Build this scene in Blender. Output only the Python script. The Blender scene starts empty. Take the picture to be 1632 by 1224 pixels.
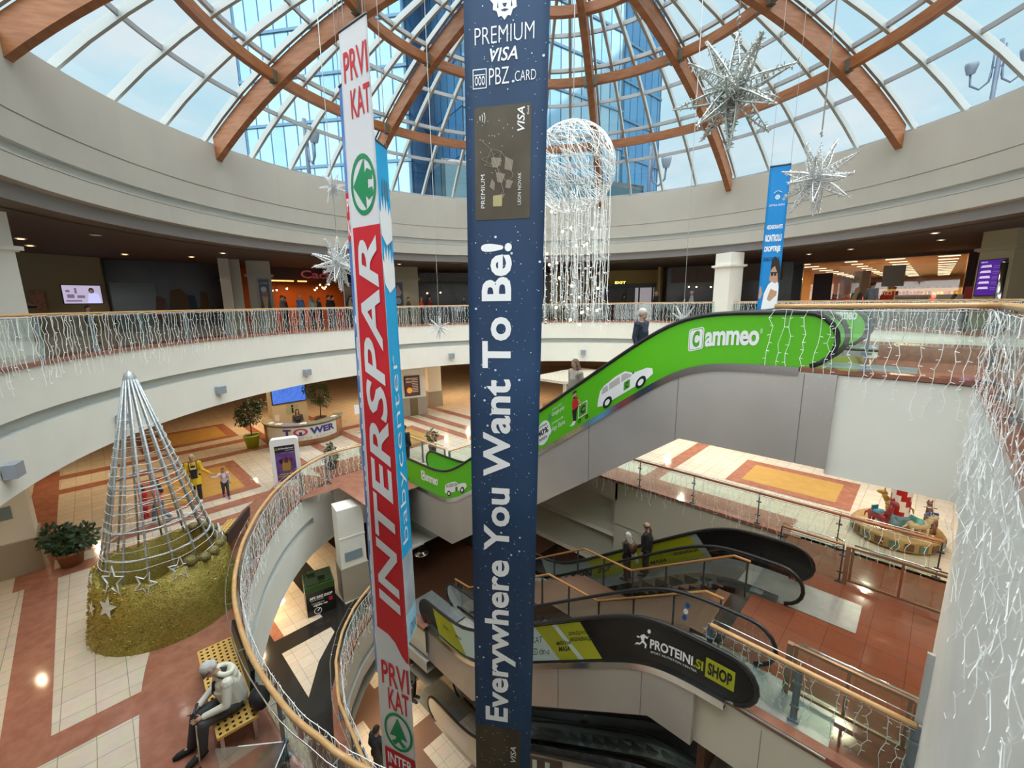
import bpy, bmesh, math, random
from math import pi, sin, cos, tan, radians as RAD, sqrt, atan2, hypot
from mathutils import Vector, Matrix
from mathutils.geometry import tessellate_polygon
random.seed(7)
D = bpy.data
SC = bpy.context.scene
COL = SC.collection

# ------------------------------------------------------------------ camera, sky, exposure
cam = D.cameras.new('camera'); cam.sensor_width = 36.0; cam.lens = 678.6/1632*36
cam.clip_start = 0.05; cam.clip_end = 600
camo = D.objects.new('camera', cam); COL.objects.link(camo)
right = Vector((0.71502, 0.69897, -0.01375)); up = Vector((-0.12141, 0.14352, 0.98217)); fwd = Vector((-0.68848, 0.70060, -0.18748))
camo.matrix_world = Matrix(((right.x, up.x, -fwd.x, 2.0763), (right.y, up.y, -fwd.y, -8.4047), (right.z, up.z, -fwd.z, 1.1571), (0, 0, 0, 1)))
SC.camera = camo
vs = SC.view_settings
vs.view_transform = 'Standard'; vs.look = 'None'; vs.gamma = 1.0; vs.use_curve_mapping = False
vs.exposure = 0.0
cy = SC.cycles
cy.use_denoising = True; cy.max_bounces = 7; cy.diffuse_bounces = 4; cy.glossy_bounces = 3
cy.transmission_bounces = 3; cy.transparent_max_bounces = 40; cy.sample_clamp_indirect = 6.0
cy.caustics_reflective = False; cy.caustics_refractive = False
try: cy.use_light_tree = True
except Exception: pass

# overcast sky: three times brighter overhead than at the horizon, with soft cloud
wd = D.worlds.new('overcast_sky'); SC.world = wd; wd.use_nodes = True
nt = wd.node_tree; nt.nodes.clear()
def wn(t): return nt.nodes.new(t)
o_ = wn('ShaderNodeOutputWorld'); bg = wn('ShaderNodeBackground'); tc = wn('ShaderNodeTexCoord'); sx = wn('ShaderNodeSeparateXYZ')
nt.links.new(tc.outputs['Generated'], sx.inputs[0])
rp = wn('ShaderNodeValToRGB'); rp.color_ramp.interpolation = 'EASE'
e = rp.color_ramp.elements
e[0].position = 0.0; e[0].color = (0.56, 0.74, 0.82, 1)
e[1].position = 1.0; e[1].color = (1.0, 1.0, 0.98, 1)
m_ = rp.color_ramp.elements.new(0.42); m_.color = (0.58, 0.86, 1.0, 1)
m2 = rp.color_ramp.elements.new(0.62); m2.color = (0.80, 0.93, 1.0, 1)
nt.links.new(sx.outputs['Z'], rp.inputs[0])
mp = wn('ShaderNodeMapping'); mp.inputs['Scale'].default_value = (1, 1, 3.2)
ns = wn('ShaderNodeTexNoise'); ns.inputs['Scale'].default_value = 3.0; ns.inputs['Detail'].default_value = 6; ns.inputs['Roughness'].default_value = 0.55
nt.links.new(tc.outputs['Generated'], mp.inputs[0]); nt.links.new(mp.outputs[0], ns.inputs[0])
cr = wn('ShaderNodeMapRange'); cr.inputs['From Min'].default_value = 0.38; cr.inputs['From Max'].default_value = 0.66
nt.links.new(ns.outputs['Fac'], cr.inputs['Value'])
mx = wn('ShaderNodeMix'); mx.data_type = 'RGBA'
nt.links.new(cr.outputs[0], mx.inputs['Factor']); nt.links.new(rp.outputs[0], mx.inputs['A']); mx.inputs['B'].default_value = (0.84, 0.93, 0.98, 1)
st = wn('ShaderNodeMapRange'); st.inputs['From Min'].default_value = 0.5; st.inputs['From Max'].default_value = 0.92; st.inputs['To Min'].default_value = 0.92; st.inputs['To Max'].default_value = 5.0
nt.links.new(sx.outputs['Z'], st.inputs['Value'])
nt.links.new(mx.outputs['Result'], bg.inputs['Color']); nt.links.new(st.outputs[0], bg.inputs['Strength'])
nt.links.new(bg.outputs[0], o_.inputs[0])
sun = D.lights.new('overcast_sun', 'SUN'); sun.energy = 7.6; sun.angle = RAD(140); sun.color = (1.0, 0.98, 0.95)
suno = D.objects.new('overcast_sun', sun); COL.objects.link(suno); suno.rotation_euler = (RAD(26), RAD(18), 0); suno.location = (0, 0, 40)

# ------------------------------------------------------------------ constants of the place (metres)
CX, CY, R2 = -6.23, 2.48, 12.9         # atrium axis, radius of the drum and the upper balcony
Z1, Z0, ZB = -5.7, -9.6, -13.4         # floors below the upper balcony (0)
R1 = 9.08

# ------------------------------------------------------------------ materials
MAT = {}
def M(name, col=(.8, .8, .8), rough=.5, metal=0.0, emit=None, es=1.0, spec=None, noise=None, bump=None):
    if name in MAT: return MAT[name]
    m = D.materials.new(name); m.use_nodes = True; MAT[name] = m
    t = m.node_tree; b = t.nodes['Principled BSDF']
    b.inputs['Base Color'].default_value = (*col, 1); b.inputs['Roughness'].default_value = rough; b.inputs['Metallic'].default_value = metal
    if spec is not None: b.inputs['Specular IOR Level'].default_value = spec
    if emit: b.inputs['Emission Color'].default_value = (*emit, 1); b.inputs['Emission Strength'].default_value = es
    if noise:                                # (scale, second colour, stretch xyz)
        tcn = t.nodes.new('ShaderNodeTexCoord'); mpn = t.nodes.new('ShaderNodeMapping'); mpn.inputs['Scale'].default_value = noise[2] if len(noise) > 2 else (1, 1, 1)
        nn = t.nodes.new('ShaderNodeTexNoise'); nn.inputs['Scale'].default_value = noise[0]; nn.inputs['Detail'].default_value = 5
        r = t.nodes.new('ShaderNodeValToRGB'); r.color_ramp.elements[0].position = .35; r.color_ramp.elements[1].position = .68
        r.color_ramp.elements[0].color = (*col, 1); r.color_ramp.elements[1].color = (*noise[1], 1)
        t.links.new(tcn.outputs['Object'], mpn.inputs[0]); t.links.new(mpn.outputs[0], nn.inputs[0]); t.links.new(nn.outputs['Fac'], r.inputs[0]); t.links.new(r.outputs[0], b.inputs['Base Color'])
        if bump:
            bp = t.nodes.new('ShaderNodeBump'); bp.inputs['Strength'].default_value = bump; bp.inputs['Distance'].default_value = .02
            t.links.new(nn.outputs['Fac'], bp.inputs['Height']); t.links.new(bp.outputs[0], b.inputs['Normal'])
    return m
def glass(name, tint=(.9, .97, .95), gloss=.10, rough=.02):
    if name in MAT: return MAT[name]
    m = D.materials.new(name); m.use_nodes = True; MAT[name] = m
    t = m.node_tree; t.nodes.clear()
    o = t.nodes.new('ShaderNodeOutputMaterial'); a = t.nodes.new('ShaderNodeBsdfTransparent'); g = t.nodes.new('ShaderNodeBsdfGlossy'); x = t.nodes.new('ShaderNodeMixShader'); f = t.nodes.new('ShaderNodeLayerWeight')
    f.inputs['Blend'].default_value = .12
    a.inputs[0].default_value = (*tint, 1); g.inputs['Roughness'].default_value = rough; g.inputs[0].default_value = (1, 1, 1, 1)
    ma = t.nodes.new('ShaderNodeMath'); ma.operation = 'MULTIPLY_ADD'; ma.inputs[1].default_value = .55; ma.inputs[2].default_value = gloss; ma.use_clamp = True
    t.links.new(f.outputs['Facing'], ma.inputs[0]) if False else t.links.new(f.outputs['Fresnel'], ma.inputs[0])
    t.links.new(ma.outputs[0], x.inputs[0]); t.links.new(a.outputs[0], x.inputs[1]); t.links.new(g.outputs[0], x.inputs[2]); t.links.new(x.outputs[0], o.inputs[0])
    return m
def tilemat(name, c1, c2, grout, size, rough=.12, mortar=.006):
    m = D.materials.new(name); m.use_nodes = True; MAT[name] = m
    t = m.node_tree; b = t.nodes['Principled BSDF']; b.inputs['Roughness'].default_value = rough
    tcn = t.nodes.new('ShaderNodeTexCoord'); mpn = t.nodes.new('ShaderNodeMapping'); br = t.nodes.new('ShaderNodeTexBrick')
    mpn.inputs['Rotation'].default_value = (0, 0, RAD(1.2))
    br.offset = 0.0; br.inputs['Scale'].default_value = 1.0; br.inputs['Brick Width'].default_value = size; br.inputs['Row Height'].default_value = size
    br.inputs['Mortar Size'].default_value = mortar; br.inputs['Mortar Smooth'].default_value = .1; br.inputs['Bias'].default_value = 0
    br.inputs['Color1'].default_value = (*c1, 1); br.inputs['Color2'].default_value = (*c2, 1); br.inputs['Mortar'].default_value = (*grout, 1)
    nn = t.nodes.new('ShaderNodeTexNoise'); nn.inputs['Scale'].default_value = 5; nn.inputs['Detail'].default_value = 6; nn.inputs['Roughness'].default_value = .6
    mxn = t.nodes.new('ShaderNodeMix'); mxn.data_type = 'RGBA'; mxn.blend_type = 'MULTIPLY'; mxn.inputs['Factor'].default_value = .35
    t.links.new(tcn.outputs['Object'], mpn.inputs[0]); t.links.new(mpn.outputs[0], br.inputs['Vector']); t.links.new(tcn.outputs['Object'], nn.inputs[0])
    t.links.new(br.outputs['Color'], mxn.inputs['A']); t.links.new(nn.outputs['Color'], mxn.inputs['B']); t.links.new(mxn.outputs['Result'], b.inputs['Base Color'])
    return m
PLASTER = M('cream_plaster', (.85, .84, .765), .75, noise=(1.2, (.82, .81, .74)))
DRUMP = M('backlit_drum_plaster', (.47, .455, .405), .8, noise=(.8, (.45, .435, .39)))  # plaster colour darkened to stand for the drum being backlit
WHITE = M('white_paint', (.84, .84, .82), .5)
GROOVE = M('grey_groove', (.52, .54, .51), .45)
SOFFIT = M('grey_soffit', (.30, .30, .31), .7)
CEIL = M('dark_ceiling', (.13, .12, .10), .8)
WARMCEIL = M('warm_ceiling', (.62, .58, .50), .8)
GRANITE = M('rose_granite', (.27, .11, .073), .09, noise=(5, (.34, .15, .10)))
GRANITED = M('brown_granite_plain', (.25, .12, .075), .3, noise=(14, (.36, .18, .12)))
OCHRE = M('ochre_stone', (.40, .24, .07), .10, noise=(3, (.44, .275, .09)))
BLACKST = M('black_stone', (.02, .018, .016), .15)
TILE = tilemat('cream_tile', (.69, .61, .50), (.63, .55, .44), (.34, .29, .23), .44, .07)
TILEB = tilemat('granite_tile', (.21, .078, .044), (.185, .068, .038), (.08, .03, .02), .62, .10, .004)
WOOD = M('handrail_wood', (.52, .30, .12), .35, noise=(6, (.62, .39, .18), (1, 1, 8)))
TIMBER = M('glulam_timber', (.235, .080, .022), .5, noise=(3.5, (.33, .13, .045), (.6, .6, 4)))
STEEL = M('brushed_steel', (.52, .51, .50), .36, .85, noise=(2.0, (.60, .59, .57)))
CLAD = M('escalator_cladding', (.50, .475, .45), .42, .55, noise=(.7, (.56, .535, .505)))
CHROME = M('polished_steel', (.75, .75, .75), .16, 1.0)
DSTEEL = M('dark_steel', (.10, .11, .13), .4, .7)
POSTG = M('blue_grey_post', (.22, .26, .30), .35, .4)
BRACK = M('bracket_steel', (.16, .18, .15), .5, .4)
MULL = M('white_mullion', (.34, .38, .38), .45)
BLACK = M('black_rubber', (.012, .012, .013), .4)
BLACKP = M('black_plastic', (.03, .03, .035), .35)
GLASS = glass('balustrade_glass', (.88, .95, .93), .03)
ROOFG = glass('roof_glass', (.94, .985, .99), .02)
SHOPG = glass('shop_glass', (.8, .82, .8), .06)
LED = M('white_wire_lights', (.86, .88, .86), .5, emit=(.9, .95, 1), es=.10)
BULB = M('warm_led', (1, .9, .7), .5, emit=(1, .83, .5), es=3.0)
LETW = M('white_lettering', (.88, .90, .92), .6)
DOWN = M('downlight_glow', (1, .8, .5), .5, emit=(1, .70, .34), es=14)
DOWNC = M('downlight_glow_pale', (1, .95, .85), .5, emit=(1, .90, .72), es=7)

# ------------------------------------------------------------------ mesh builder
class MB:
    def __init__(s): s.v = []; s.f = []; s.m = []; s.sm = []
    def add(s, vs, fs, mi=0, smooth=False):
        n = len(s.v); s.v += [tuple(p) for p in vs]
        for f in fs: s.f.append([i+n for i in f]); s.m.append(mi); s.sm.append(smooth)
        return s
    def box(s, c, size, rz=0, mi=0, rot=None):
        hx, hy, hz = [k/2 for k in size]
        R = rot or Matrix.Rotation(rz, 3, 'Z'); c = Vector(c)
        vs = [c + R @ Vector((x*hx, y*hy, z*hz)) for x in (-1, 1) for y in (-1, 1) for z in (-1, 1)]
        return s.add(vs, [(0, 1, 3, 2), (4, 6, 7, 5), (0, 4, 5, 1), (2, 3, 7, 6), (0, 2, 6, 4), (1, 5, 7, 3)], mi)
    def bar(s, a, b, w, h, mi=0, upv=(0, 0, 1)):
        a, b = Vector(a), Vector(b); d = (b-a)
        if d.length < 1e-6: return s
        z = d.normalized(); x = Vector(upv).cross(z)
        if x.length < 1e-4: x = Vector((1, 0, 0)).cross(z)
        x.normalize(); y = z.cross(x)
        vs = [p + x*sx_*w/2 + y*sy_*h/2 for p in (a, b) for sx_, sy_ in ((-1, -1), (1, -1), (1, 1), (-1, 1))]
        return s.add(vs, [(0, 3, 2, 1), (4, 5, 6, 7), (0, 1, 5, 4), (1, 2, 6, 5), (2, 3, 7, 6), (3, 0, 4, 7)], mi)
    def tube(s, path, r, n=8, mi=0, closed=False, caps=True, smooth=True):
        P = [Vector(p) for p in path]; k = len(P)
        if k < 2: return s
        rs = r if isinstance(r, (list, tuple)) else [r]*k
        vs = []; prev = None
        for i in range(k):
            if closed: t = P[(i+1) % k]-P[i-1]
            else: t = P[min(i+1, k-1)]-P[max(i-1, 0)]
            if t.length < 1e-9: t = Vector((0, 0, 1))
            t.normalize()
            if prev is None:
                x = t.cross(Vector((0, 0, 1)))
                if x.length < 1e-3: x = t.cross(Vector((1, 0, 0)))
            else:
                x = prev - t*prev.dot(t)
                if x.length < 1e-4: x = t.cross(Vector((0.3, 1, 0.2)))
            x.normalize(); prev = x; y = t.cross(x)
            for j in range(n):
                a = 2*pi*j/n; vs.append(P[i] + (x*cos(a)+y*sin(a))*rs[i])
        fs = []
        for i in range(k if closed else k-1):
            for j in range(n):
                a, b = i*n+j, i*n+(j+1) % n; c, d = ((i+1) % k)*n+(j+1) % n, ((i+1) % k)*n+j
                fs.append((a, b, c, d))
        if caps and not closed: fs += [tuple(range(n-1, -1, -1)), tuple(range((k-1)*n, k*n))]
        return s.add(vs, fs, mi, smooth)
    def lathe(s, prof, c=(0, 0, 0), n=24, mi=0, smooth=True, a0=0, a1=2*pi):
        c = Vector(c); full = abs(a1-a0-2*pi) < 1e-6; m = n if full else n+1
        vs = [c + Vector((r*cos(a0+(a1-a0)*j/n), r*sin(a0+(a1-a0)*j/n), z)) for r, z in prof for j in range(m)]
        fs = []
        for i in range(len(prof)-1):
            for j in range(n):
                j2 = (j+1) % m; fs.append((i*m+j, i*m+j2, (i+1)*m+j2, (i+1)*m+j))
        return s.add(vs, fs, mi, smooth)
    def ball(s, c, r, n=10, mi=0):
        rx, ry, rz = (r, r, r) if not isinstance(r, (tuple, list)) else r
        c = Vector(c); h = max(4, n//2); vs = []
        for i in range(h+1):
            t = pi*i/h
            for j in range(n): a = 2*pi*j/n; vs.append(c+Vector((rx*sin(t)*cos(a), ry*sin(t)*sin(a), rz*cos(t))))
        fs = [(i*n+j, (i+1)*n+j, (i+1)*n+(j+1) % n, i*n+(j+1) % n) for i in range(h) for j in range(n)]
        return s.add(vs, fs, mi, True)
    def prism(s, poly, vec, mi=0, smooth=False):
        """polygon of 3-D points pushed along vec"""
        P = [Vector(p) for p in poly]; v = Vector(vec); n = len(P)
        tri = tessellate_polygon([P])
        fs = [tuple(t) for t in tri] + [tuple(n+i for i in reversed(t)) for t in tri]
        s.add(P + [p+v for p in P], fs, mi)
        s.add(P + [p+v for p in P], [(i, (i+1) % n, n+(i+1) % n, n+i) for i in range(n)], mi, smooth)
        return s
    def flat(s, polys, z, mi=0):
        """polygon (first) with holes (rest), horizontal at z"""
        vs = [Vector((x, y, z)) for p in polys for x, y in p]
        tri = tessellate_polygon([[Vector((x, y, 0)) for x, y in p] for p in polys])
        return s.add(vs, [tuple(t) for t in tri], mi)
    def sweep(s, path, prof, closed=False, mi=0, smooth=False, cap=False):
        """path: 2-D points (anticlockwise about the void); prof: (outward offset, z)"""
        n = len(path); P = [Vector(p[:2]) for p in path]; N = []
        for i in range(n):
            a = P[i-1] if (i > 0 or closed) else P[i]; b = P[(i+1) % n] if (i < n-1 or closed) else P[i]
            d1 = (P[i]-a); d2 = (b-P[i])
            n1 = Vector((d1.y, -d1.x)).normalized() if d1.length > 1e-9 else None; n2 = Vector((d2.y, -d2.x)).normalized() if d2.length > 1e-9 else None
            if n1 is None: N.append(n2)
            elif n2 is None: N.append(n1)
            else:
                q = (n1+n2); q = q.normalized() if q.length > 1e-6 else n1; N.append(q/max(.35, q.dot(n1)))
        k = len(prof); vs = [(P[i].x+N[i].x*o, P[i].y+N[i].y*o, z) for i in range(n) for o, z in prof]
        fs = []
        for i in range(n if closed else n-1):
            i2 = (i+1) % n
            for j in range(k-1): fs.append((i*k+j, i*k+j+1, i2*k+j+1, i2*k+j))
        if cap and not closed: fs += [tuple(range(k)), tuple(range((n-1)*k, n*k))]
        return s.add(vs, fs, mi, smooth)
    def build(s, name, mats, parent=None, loc=None):
        me = D.meshes.new(name); me.from_pydata(s.v, [], s.f)
        if not isinstance(mats, (list, tuple)): mats = [mats]
        for m in mats: me.materials.append(m)
        me.polygons.foreach_set('material_index', s.m); me.polygons.foreach_set('use_smooth', s.sm); me.update()
        o = D.objects.new(name, me); COL.objects.link(o)
        if loc: o.location = loc
        if parent: o.parent = parent
        return o
def tag(o, label, cat, group=None, kind=None):
    o['label'] = label; o['category'] = cat
    if group: o['group'] = group
    if kind: o['kind'] = kind
    return o
def struct(o): o['kind'] = 'structure'; return o
def empty(name, loc=(0, 0, 0), rz=0):
    o = D.objects.new(name, None); COL.objects.link(o); o.location = loc; o.rotation_euler = (0, 0, rz); o.empty_display_size = .1
    return o
def thing(name, label, cat, loc=(0, 0, 0), rz=0, group=None): return tag(empty(name, loc, rz), label, cat, group)
def dup(root, loc, rz, label=None):
    r = root.copy(); COL.objects.link(r); r.location = loc; r.rotation_euler = (0, 0, rz)
    if label: r['label'] = label
    for ch in list(root.children):
        c = ch.copy(); COL.objects.link(c); c.parent = r
        for g in ch.children:
            d = g.copy(); COL.objects.link(d); d.parent = c
    return r
def arc(a0, a1, r, n, cx=CX, cyy=CY): return [(cx+r*cos(RAD(a0+(a1-a0)*i/n)), cyy+r*sin(RAD(a0+(a1-a0)*i/n))) for i in range(n+1)]
def onC(a, r): return (CX+r*cos(RAD(a)), CY+r*sin(RAD(a)))
def resample(path, step, closed=False):
    P = [Vector(p) for p in path]; out = []; 
    if closed: P.append(P[0])
    L = [0]
    for a, b in zip(P, P[1:]): L.append(L[-1]+(b-a).length)
    n = max(1, round(L[-1]/step)); j = 0
    for i in range(n+1):
        t = L[-1]*i/n
        while j < len(P)-2 and L[j+1] < t: j += 1
        f = (t-L[j])/max(1e-9, L[j+1]-L[j]); out.append(P[j].lerp(P[j+1], min(1, f)))
    return out

# ------------------------------------------------------------------ lettering
_tc = {}
def text2d(body, bold=0.0, shear=0.0, space=1.0, res=3):
    k = (body, bold, shear, space)
    if k in _tc: return _tc[k]
    c = D.curves.new('lettering', 'FONT'); c.body = body; c.size = 1; c.offset = bold; c.shear = shear; c.space_character = space; c.resolution_u = res; c.fill_mode = 'FRONT'
    o = D.objects.new('lettering', c); COL.objects.link(o)
    me = o.to_mesh(); V = [(v.co.x, v.co.y) for v in me.vertices]; F = [tuple(p.vertices) for p in me.polygons]
    o.to_mesh_clear(); D.objects.remove(o); D.curves.remove(c)
    x0 = min(v[0] for v in V); x1 = max(v[0] for v in V); y0 = min(v[1] for v in V); y1 = max(v[1] for v in V)
    r = ([((x-x0)/(x1-x0), (y-y0)/(y1-y0)) for x, y in V], F, (x1-x0)/(y1-y0)); _tc[k] = r
    return r
class Surf:
    """a surface given by P(a, b) in 0..1 and an outward shift; decals are thin meshes laid on it"""
    def __init__(s, fn): s.fn = fn
    def poly(s, mb, pts, off=.006, mi=0):
        P = [s.fn(a, b, off) for a, b in pts]
        tri = tessellate_polygon([[Vector((a, b, 0)) for a, b in pts]])
        mb.add(P, [tuple(t) for t in tri], mi); return s
    def text(s, mb, body, a0, b0, a1, b1, bold=.0, shear=0., up=False, off=.008, mi=0, space=1.0):
        """fills the box a0..a1, b0..b1; up=True: reads upward, letter tops to the left"""
        V, F, asp = text2d(body, bold, shear, space)
        if up: P = [s.fn(a1+(a0-a1)*y, b0+(b1-b0)*x, off) for x, y in V]
        else: P = [s.fn(a0+(a1-a0)*x, b0+(b1-b0)*y, off) for x, y in V]
        mb.add(P, F, mi); return s
    def ring(s, mb, a, b, ra, rb, w=1.0, n=28, off=.007, mi=0):
        o = [(a+ra*cos(2*pi*i/n), b+rb*sin(2*pi*i/n)) for i in range(n)]
        if w >= 1: return s.poly(mb, o, off, mi)
        i_ = [(a+ra*(1-w)*cos(2*pi*i/n), b+rb*(1-w)*sin(2*pi*i/n)) for i in range(n)]
        P = [s.fn(*q, off) for q in o+i_]; mb.add(P, [(i, (i+1) % n, n+(i+1) % n, n+i) for i in range(n)], mi); return s
def plane_surf(o, ex, ey):
    o, ex, ey = Vector(o), Vector(ex), Vector(ey); n = ex.cross(ey).normalized()
    return Surf(lambda a, b, off=0: o+ex*a+ey*b+n*off)
# ------------------------------------------------------------------ large lights the building has: rows of recessed lamps in the ceilings of the lower floors
def lamp(x, y, z, e, size=1.2, col=(1, .74, .44), rot=(0, 0, 0), name='ceiling_lamp'):
    l = D.lights.new(name, 'AREA'); l.shape = 'DISK'; l.size = size; l.energy = e; l.color = col
    o = D.objects.new(name, l); COL.objects.link(o); o.location = (x, y, z); o.rotation_euler = rot
    return o
for a in range(150, 275, 22):
    for r, e_ in ((15.2, 70), (19.5, 90)): lamp(*onC(a, r), -2.55, e_, .14)
for x, y in ((-23, 5), (-23, 10), (-18, 14), (-25.5, -1)): lamp(x, y, -2.55, 100, .16, (1, .55, .24))
for x, y in ((-9, 17), (-3, 10.5), (1.5, 9.5), (-6, 12), (4.5, 5)): lamp(x, y, -2.55, 110, .16, col=(1, .80, .60))
for x, y in ((1.6, 1.0), (1.6, 3.8), (4.5, 1.5)): lamp(x, y, -1.75, 60, .6, col=(1, .78, .52))
for x, y in ((-13.5, -5.5), (-16, -4), (-11, -7), (-8, -8.5)): lamp(x, y, -8.2, 75, .3)
for x, y in ((-13, 6), (-17, 6)): lamp(x, y, -8.2, 14, .4, col=(1, .6, .3))
for x, y in ((-9.5, -2.9), (-12, -1), (-6.5, -4.3)): lamp(x, y, -12.0, 45, .8)

# ------------------------------------------------------------------ structure: floors, fascias, drum
A0, A1 = 19, 258
main = arc(A0, A1, R2, 150)
hole2 = [(2.63, -9.3), (2.63, 0), (0, 0), (0, 2.4), (6.55, 2.4), (6.55, 4.1), (0, 4.1), (0, 6.6)] + main
def floor_slab(name, hole, z, mats, outer=32, n=72, zb=None):
    mb = MB(); mb.flat([arc(0, 360*(n-1)/n, outer, n-1), hole], z)
    return struct(mb.build(name, mats))
floor_slab('floor_upper', hole2, 0.0, GRANITE, 34)
def smooth(P, n=6):
    out = []
    for i in range(len(P)-1):
        p0, p1, p2, p3 = [Vector(P[min(max(j, 0), len(P)-1)]) for j in (i-1, i, i+1, i+2)]
        for k in range(n): t = k/n; out.append(tuple(.5*((2*p1)+(p2-p0)*t+(2*p0-5*p1+4*p2-p3)*t*t+(3*p1-p0-3*p2+p3)*t*t*t)))
    return out+[tuple(P[-1])]
crv1 = smooth([(-14.52, -1.95), (-13.72, -3.28), (-12.55, -4.42), (-11.25, -5.32), (-10.05, -5.95), (-9.25, -6.3), (-8.05, -6.7), (-6.9, -6.93), (-5.43, -7.04), (-4.0, -6.96), (-3.26, -6.80), (-2.54, -6.60), (-.9, -5.85), (.8, -4.8), (2.62, -3.4)])
hole1 = [(2.62, -1.35), (-.2, -1.35), (-.2, 5.5), (-11.2, 5.5), (-11.2, -.55), (-14.5, -.65)] + crv1
FL1 = floor_slab('floor_middle', hole1, Z1, TILE, 42)
hole0 = [(1.0, -1.35), (-.3, -1.35), (-.3, 5.5), (-8.9, 5.5), (-8.9, -1.6), (-10.95, -1.7), (-10.95, -2.3), (-10.35, -3.2), (-9.6, -3.95), (-8.7, -4.55), (-7.4, -5.05), (-5.5, -5.3), (-3.5, -5.1), (-1.5, -4.4), (0.2, -3.1)]
FL0 = floor_slab('floor_lower', hole0, Z0, TILE, 34)
mb = MB(); mb.flat([arc(0, 350, 30, 35)], ZB); struct(mb.build('floor_basement', TILE))

# stone inlays of the middle floor
mb = MB()
_iz = [0]
def inlay(x0, y0, x1, y1, mi, z=Z1+.003):
    _iz[0] += .00035; z += _iz[0]; mb.add([(x0, y0, z), (x1, y0, z), (x1, y1, z), (x0, y1, z)], [(0, 1, 2, 3)], mi)
ring1 = crv1
mb.sweep(ring1, [(0, Z1+.004), (1.62, Z1+.004)])
inlay(-16.2, -2.2, -11.2, 1.4, 0, Z1+.0036); inlay(-.2, -1.35, 2.63, 5.5, 3, Z1+.006)
inlay(2.63, 0, 9, 5.5, 3, Z1+.006); inlay(-11.2, 5.5, -.2, 6.7, 0)
for x in (-13.35,): inlay(x-.05, -10.2, -6.9, -9.62, 0)
inlay(-7.4, -10.2, -6.85, -8.1, 0); inlay(-24, -10.4, -13.3, -9.7, 0)
inlay(-13.95, -9.7, -13.35, -1.8, 0); inlay(-15.1, -9.7, -14.55, -3.1, 0); inlay(-21.2, -10, -20.6, 3.5, 0); inlay(-23.2, -10, -22.6, 0, 0)
for x0, y0, x1, y1 in ((-19.9, -7.6, -15.7, -4.2), (-2.95, 8.45, .9, 11.3), (-18.6, 1.2, -15.2, 4.4), (-27.5, -7, -24, -3), (-27, 6, -23.5, 10), (-15, 9, -11, 13)):
    inlay(x0, y0, x1, y1, 0, Z1+.005); inlay(x0+.45, y0+.45, x1-.45, y1-.45, 1, Z1+.007)
for x in (-4.85, -9.3, -12): inlay(x-.55, 6.7, x, 13, 0)
for y in (4.9, 5.9, 7.4): inlay(-26, y, -11.2, y+.5, 0)
for y in (-2.4, -1.0, .8): inlay(-26, y, -16.8, y+.42, 0)
inlay(-9, 12.6, 3, 13.2, 0)
struct(mb.build('trim_1', [GRANITE, OCHRE, BLACKST, TILEB]))
mb = MB(); _iz[0] = 0
inlay(-8.9, -1.6, -24, 5.5, 3, Z0+.003); inlay(-14.9, -5.5, -11.9, -5.0, 0, Z0+.004); inlay(-12.0, -5.9, -11.3, -2.0, 2, Z0+.005); inlay(-18, -3.75, -10.95, -2.9, 2, Z0+.0045); inlay(-19, -5.9, -8, -5.3, 2, Z0+.0045); inlay(-13.3, -10, -12.7, -5.3, 2, Z0+.0045)  # first patch paints the low light near the escalators into the floor colour
mb.sweep(hole0[6:13], [(0, Z0+.006), (.85, Z0+.006)], mi=2)
inlay(-.3, -1.35, 6, 5.5, 0, Z0+.004)
struct(mb.build('trim_2', [GRANITE, OCHRE, BLACKST, M('shaded_brown_floor', (.05, .022, .012), .15)]))
mb = MB(); _iz[0] = 0
for x in (-14, -11.6, -9.2, -6.8, -4.4): inlay(x, -9, x+.9, 9, 0, ZB+.004)
for y in (-6.5, -3.2, 0, 3): inlay(-18, y, 2, y+.9, 0, ZB+.005)
struct(mb.build('trim_3', [M('dull_granite', (.17, .10, .07), .3)]))

# upper balcony fascia: granite edge, plaster with a grey groove
FP = [(.012, -.07), (.012, -1.04)]; 
mb = MB()
mb.sweep(main, [(.5, .035), (-.03, .035), (-.03, -.07), (.012, -.07)], mi=1)
mb.sweep(main, [(.012, -.07), (.012, -1.04)]); mb.sweep(main, [(.012, -1.04), (.16, -1.05), (.16, -1.31), (.0, -1.32)], mi=2)
mb.sweep(main, [(0, -1.32), (0, -2.466), (.6, -2.466)])
struct(mb.build('wall_balcony_fascia', [PLASTER, GRANITE, GROOVE]))
# straight landing fascias at the escalator heads and the wall under the near corner
mb = MB()
mb.box((1.86, .06, -.885), (1.56, .12, 1.67)); mb.box((.54, .06, -.45), (1.1, .12, .80))
mb.box((1.32, .1, .0), (2.66, .26, .07), mi=1)
for y0, y1, x0, x1 in ((2.34, 2.4, .0, 6.5), (4.1, 4.16, .0, 6.5), (6.54, 6.6, 0, 6.0)): mb.box(((x0+x1)/2, (y0+y1)/2, -.55), (x1-x0, y1-y0, 1.0))
mb.box((3.1, 2.33, .14), (3.4, .10, .28), mi=2)
mb.add([(0, 0, -.9), (6.5, 0, -.9), (6.5, 2.4, -.9), (0, 2.4, -.9)], [(0, 1, 2, 3)]); mb.add([(0, 4.1, -.9), (6.5, 4.1, -.9), (6.5, 6.6, -.9), (0, 6.6, -.9)], [(0, 1, 2, 3)])
struct(mb.build('wall_landing', [PLASTER, GRANITE, GRANITED]))
mb = MB(); mb.box((2.78, -4.62, -.86), (.3, 9.3, 1.72)); mb.box((2.76, -4.62, .0), (.36, 9.3, .07), mi=1)
mb.box((2.80, -4.95, -7.6), (.3, 8.9, 11.8)); mb.box((2.83, -.42, -7.7), (.24, .5, 11.9), mi=2)
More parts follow.
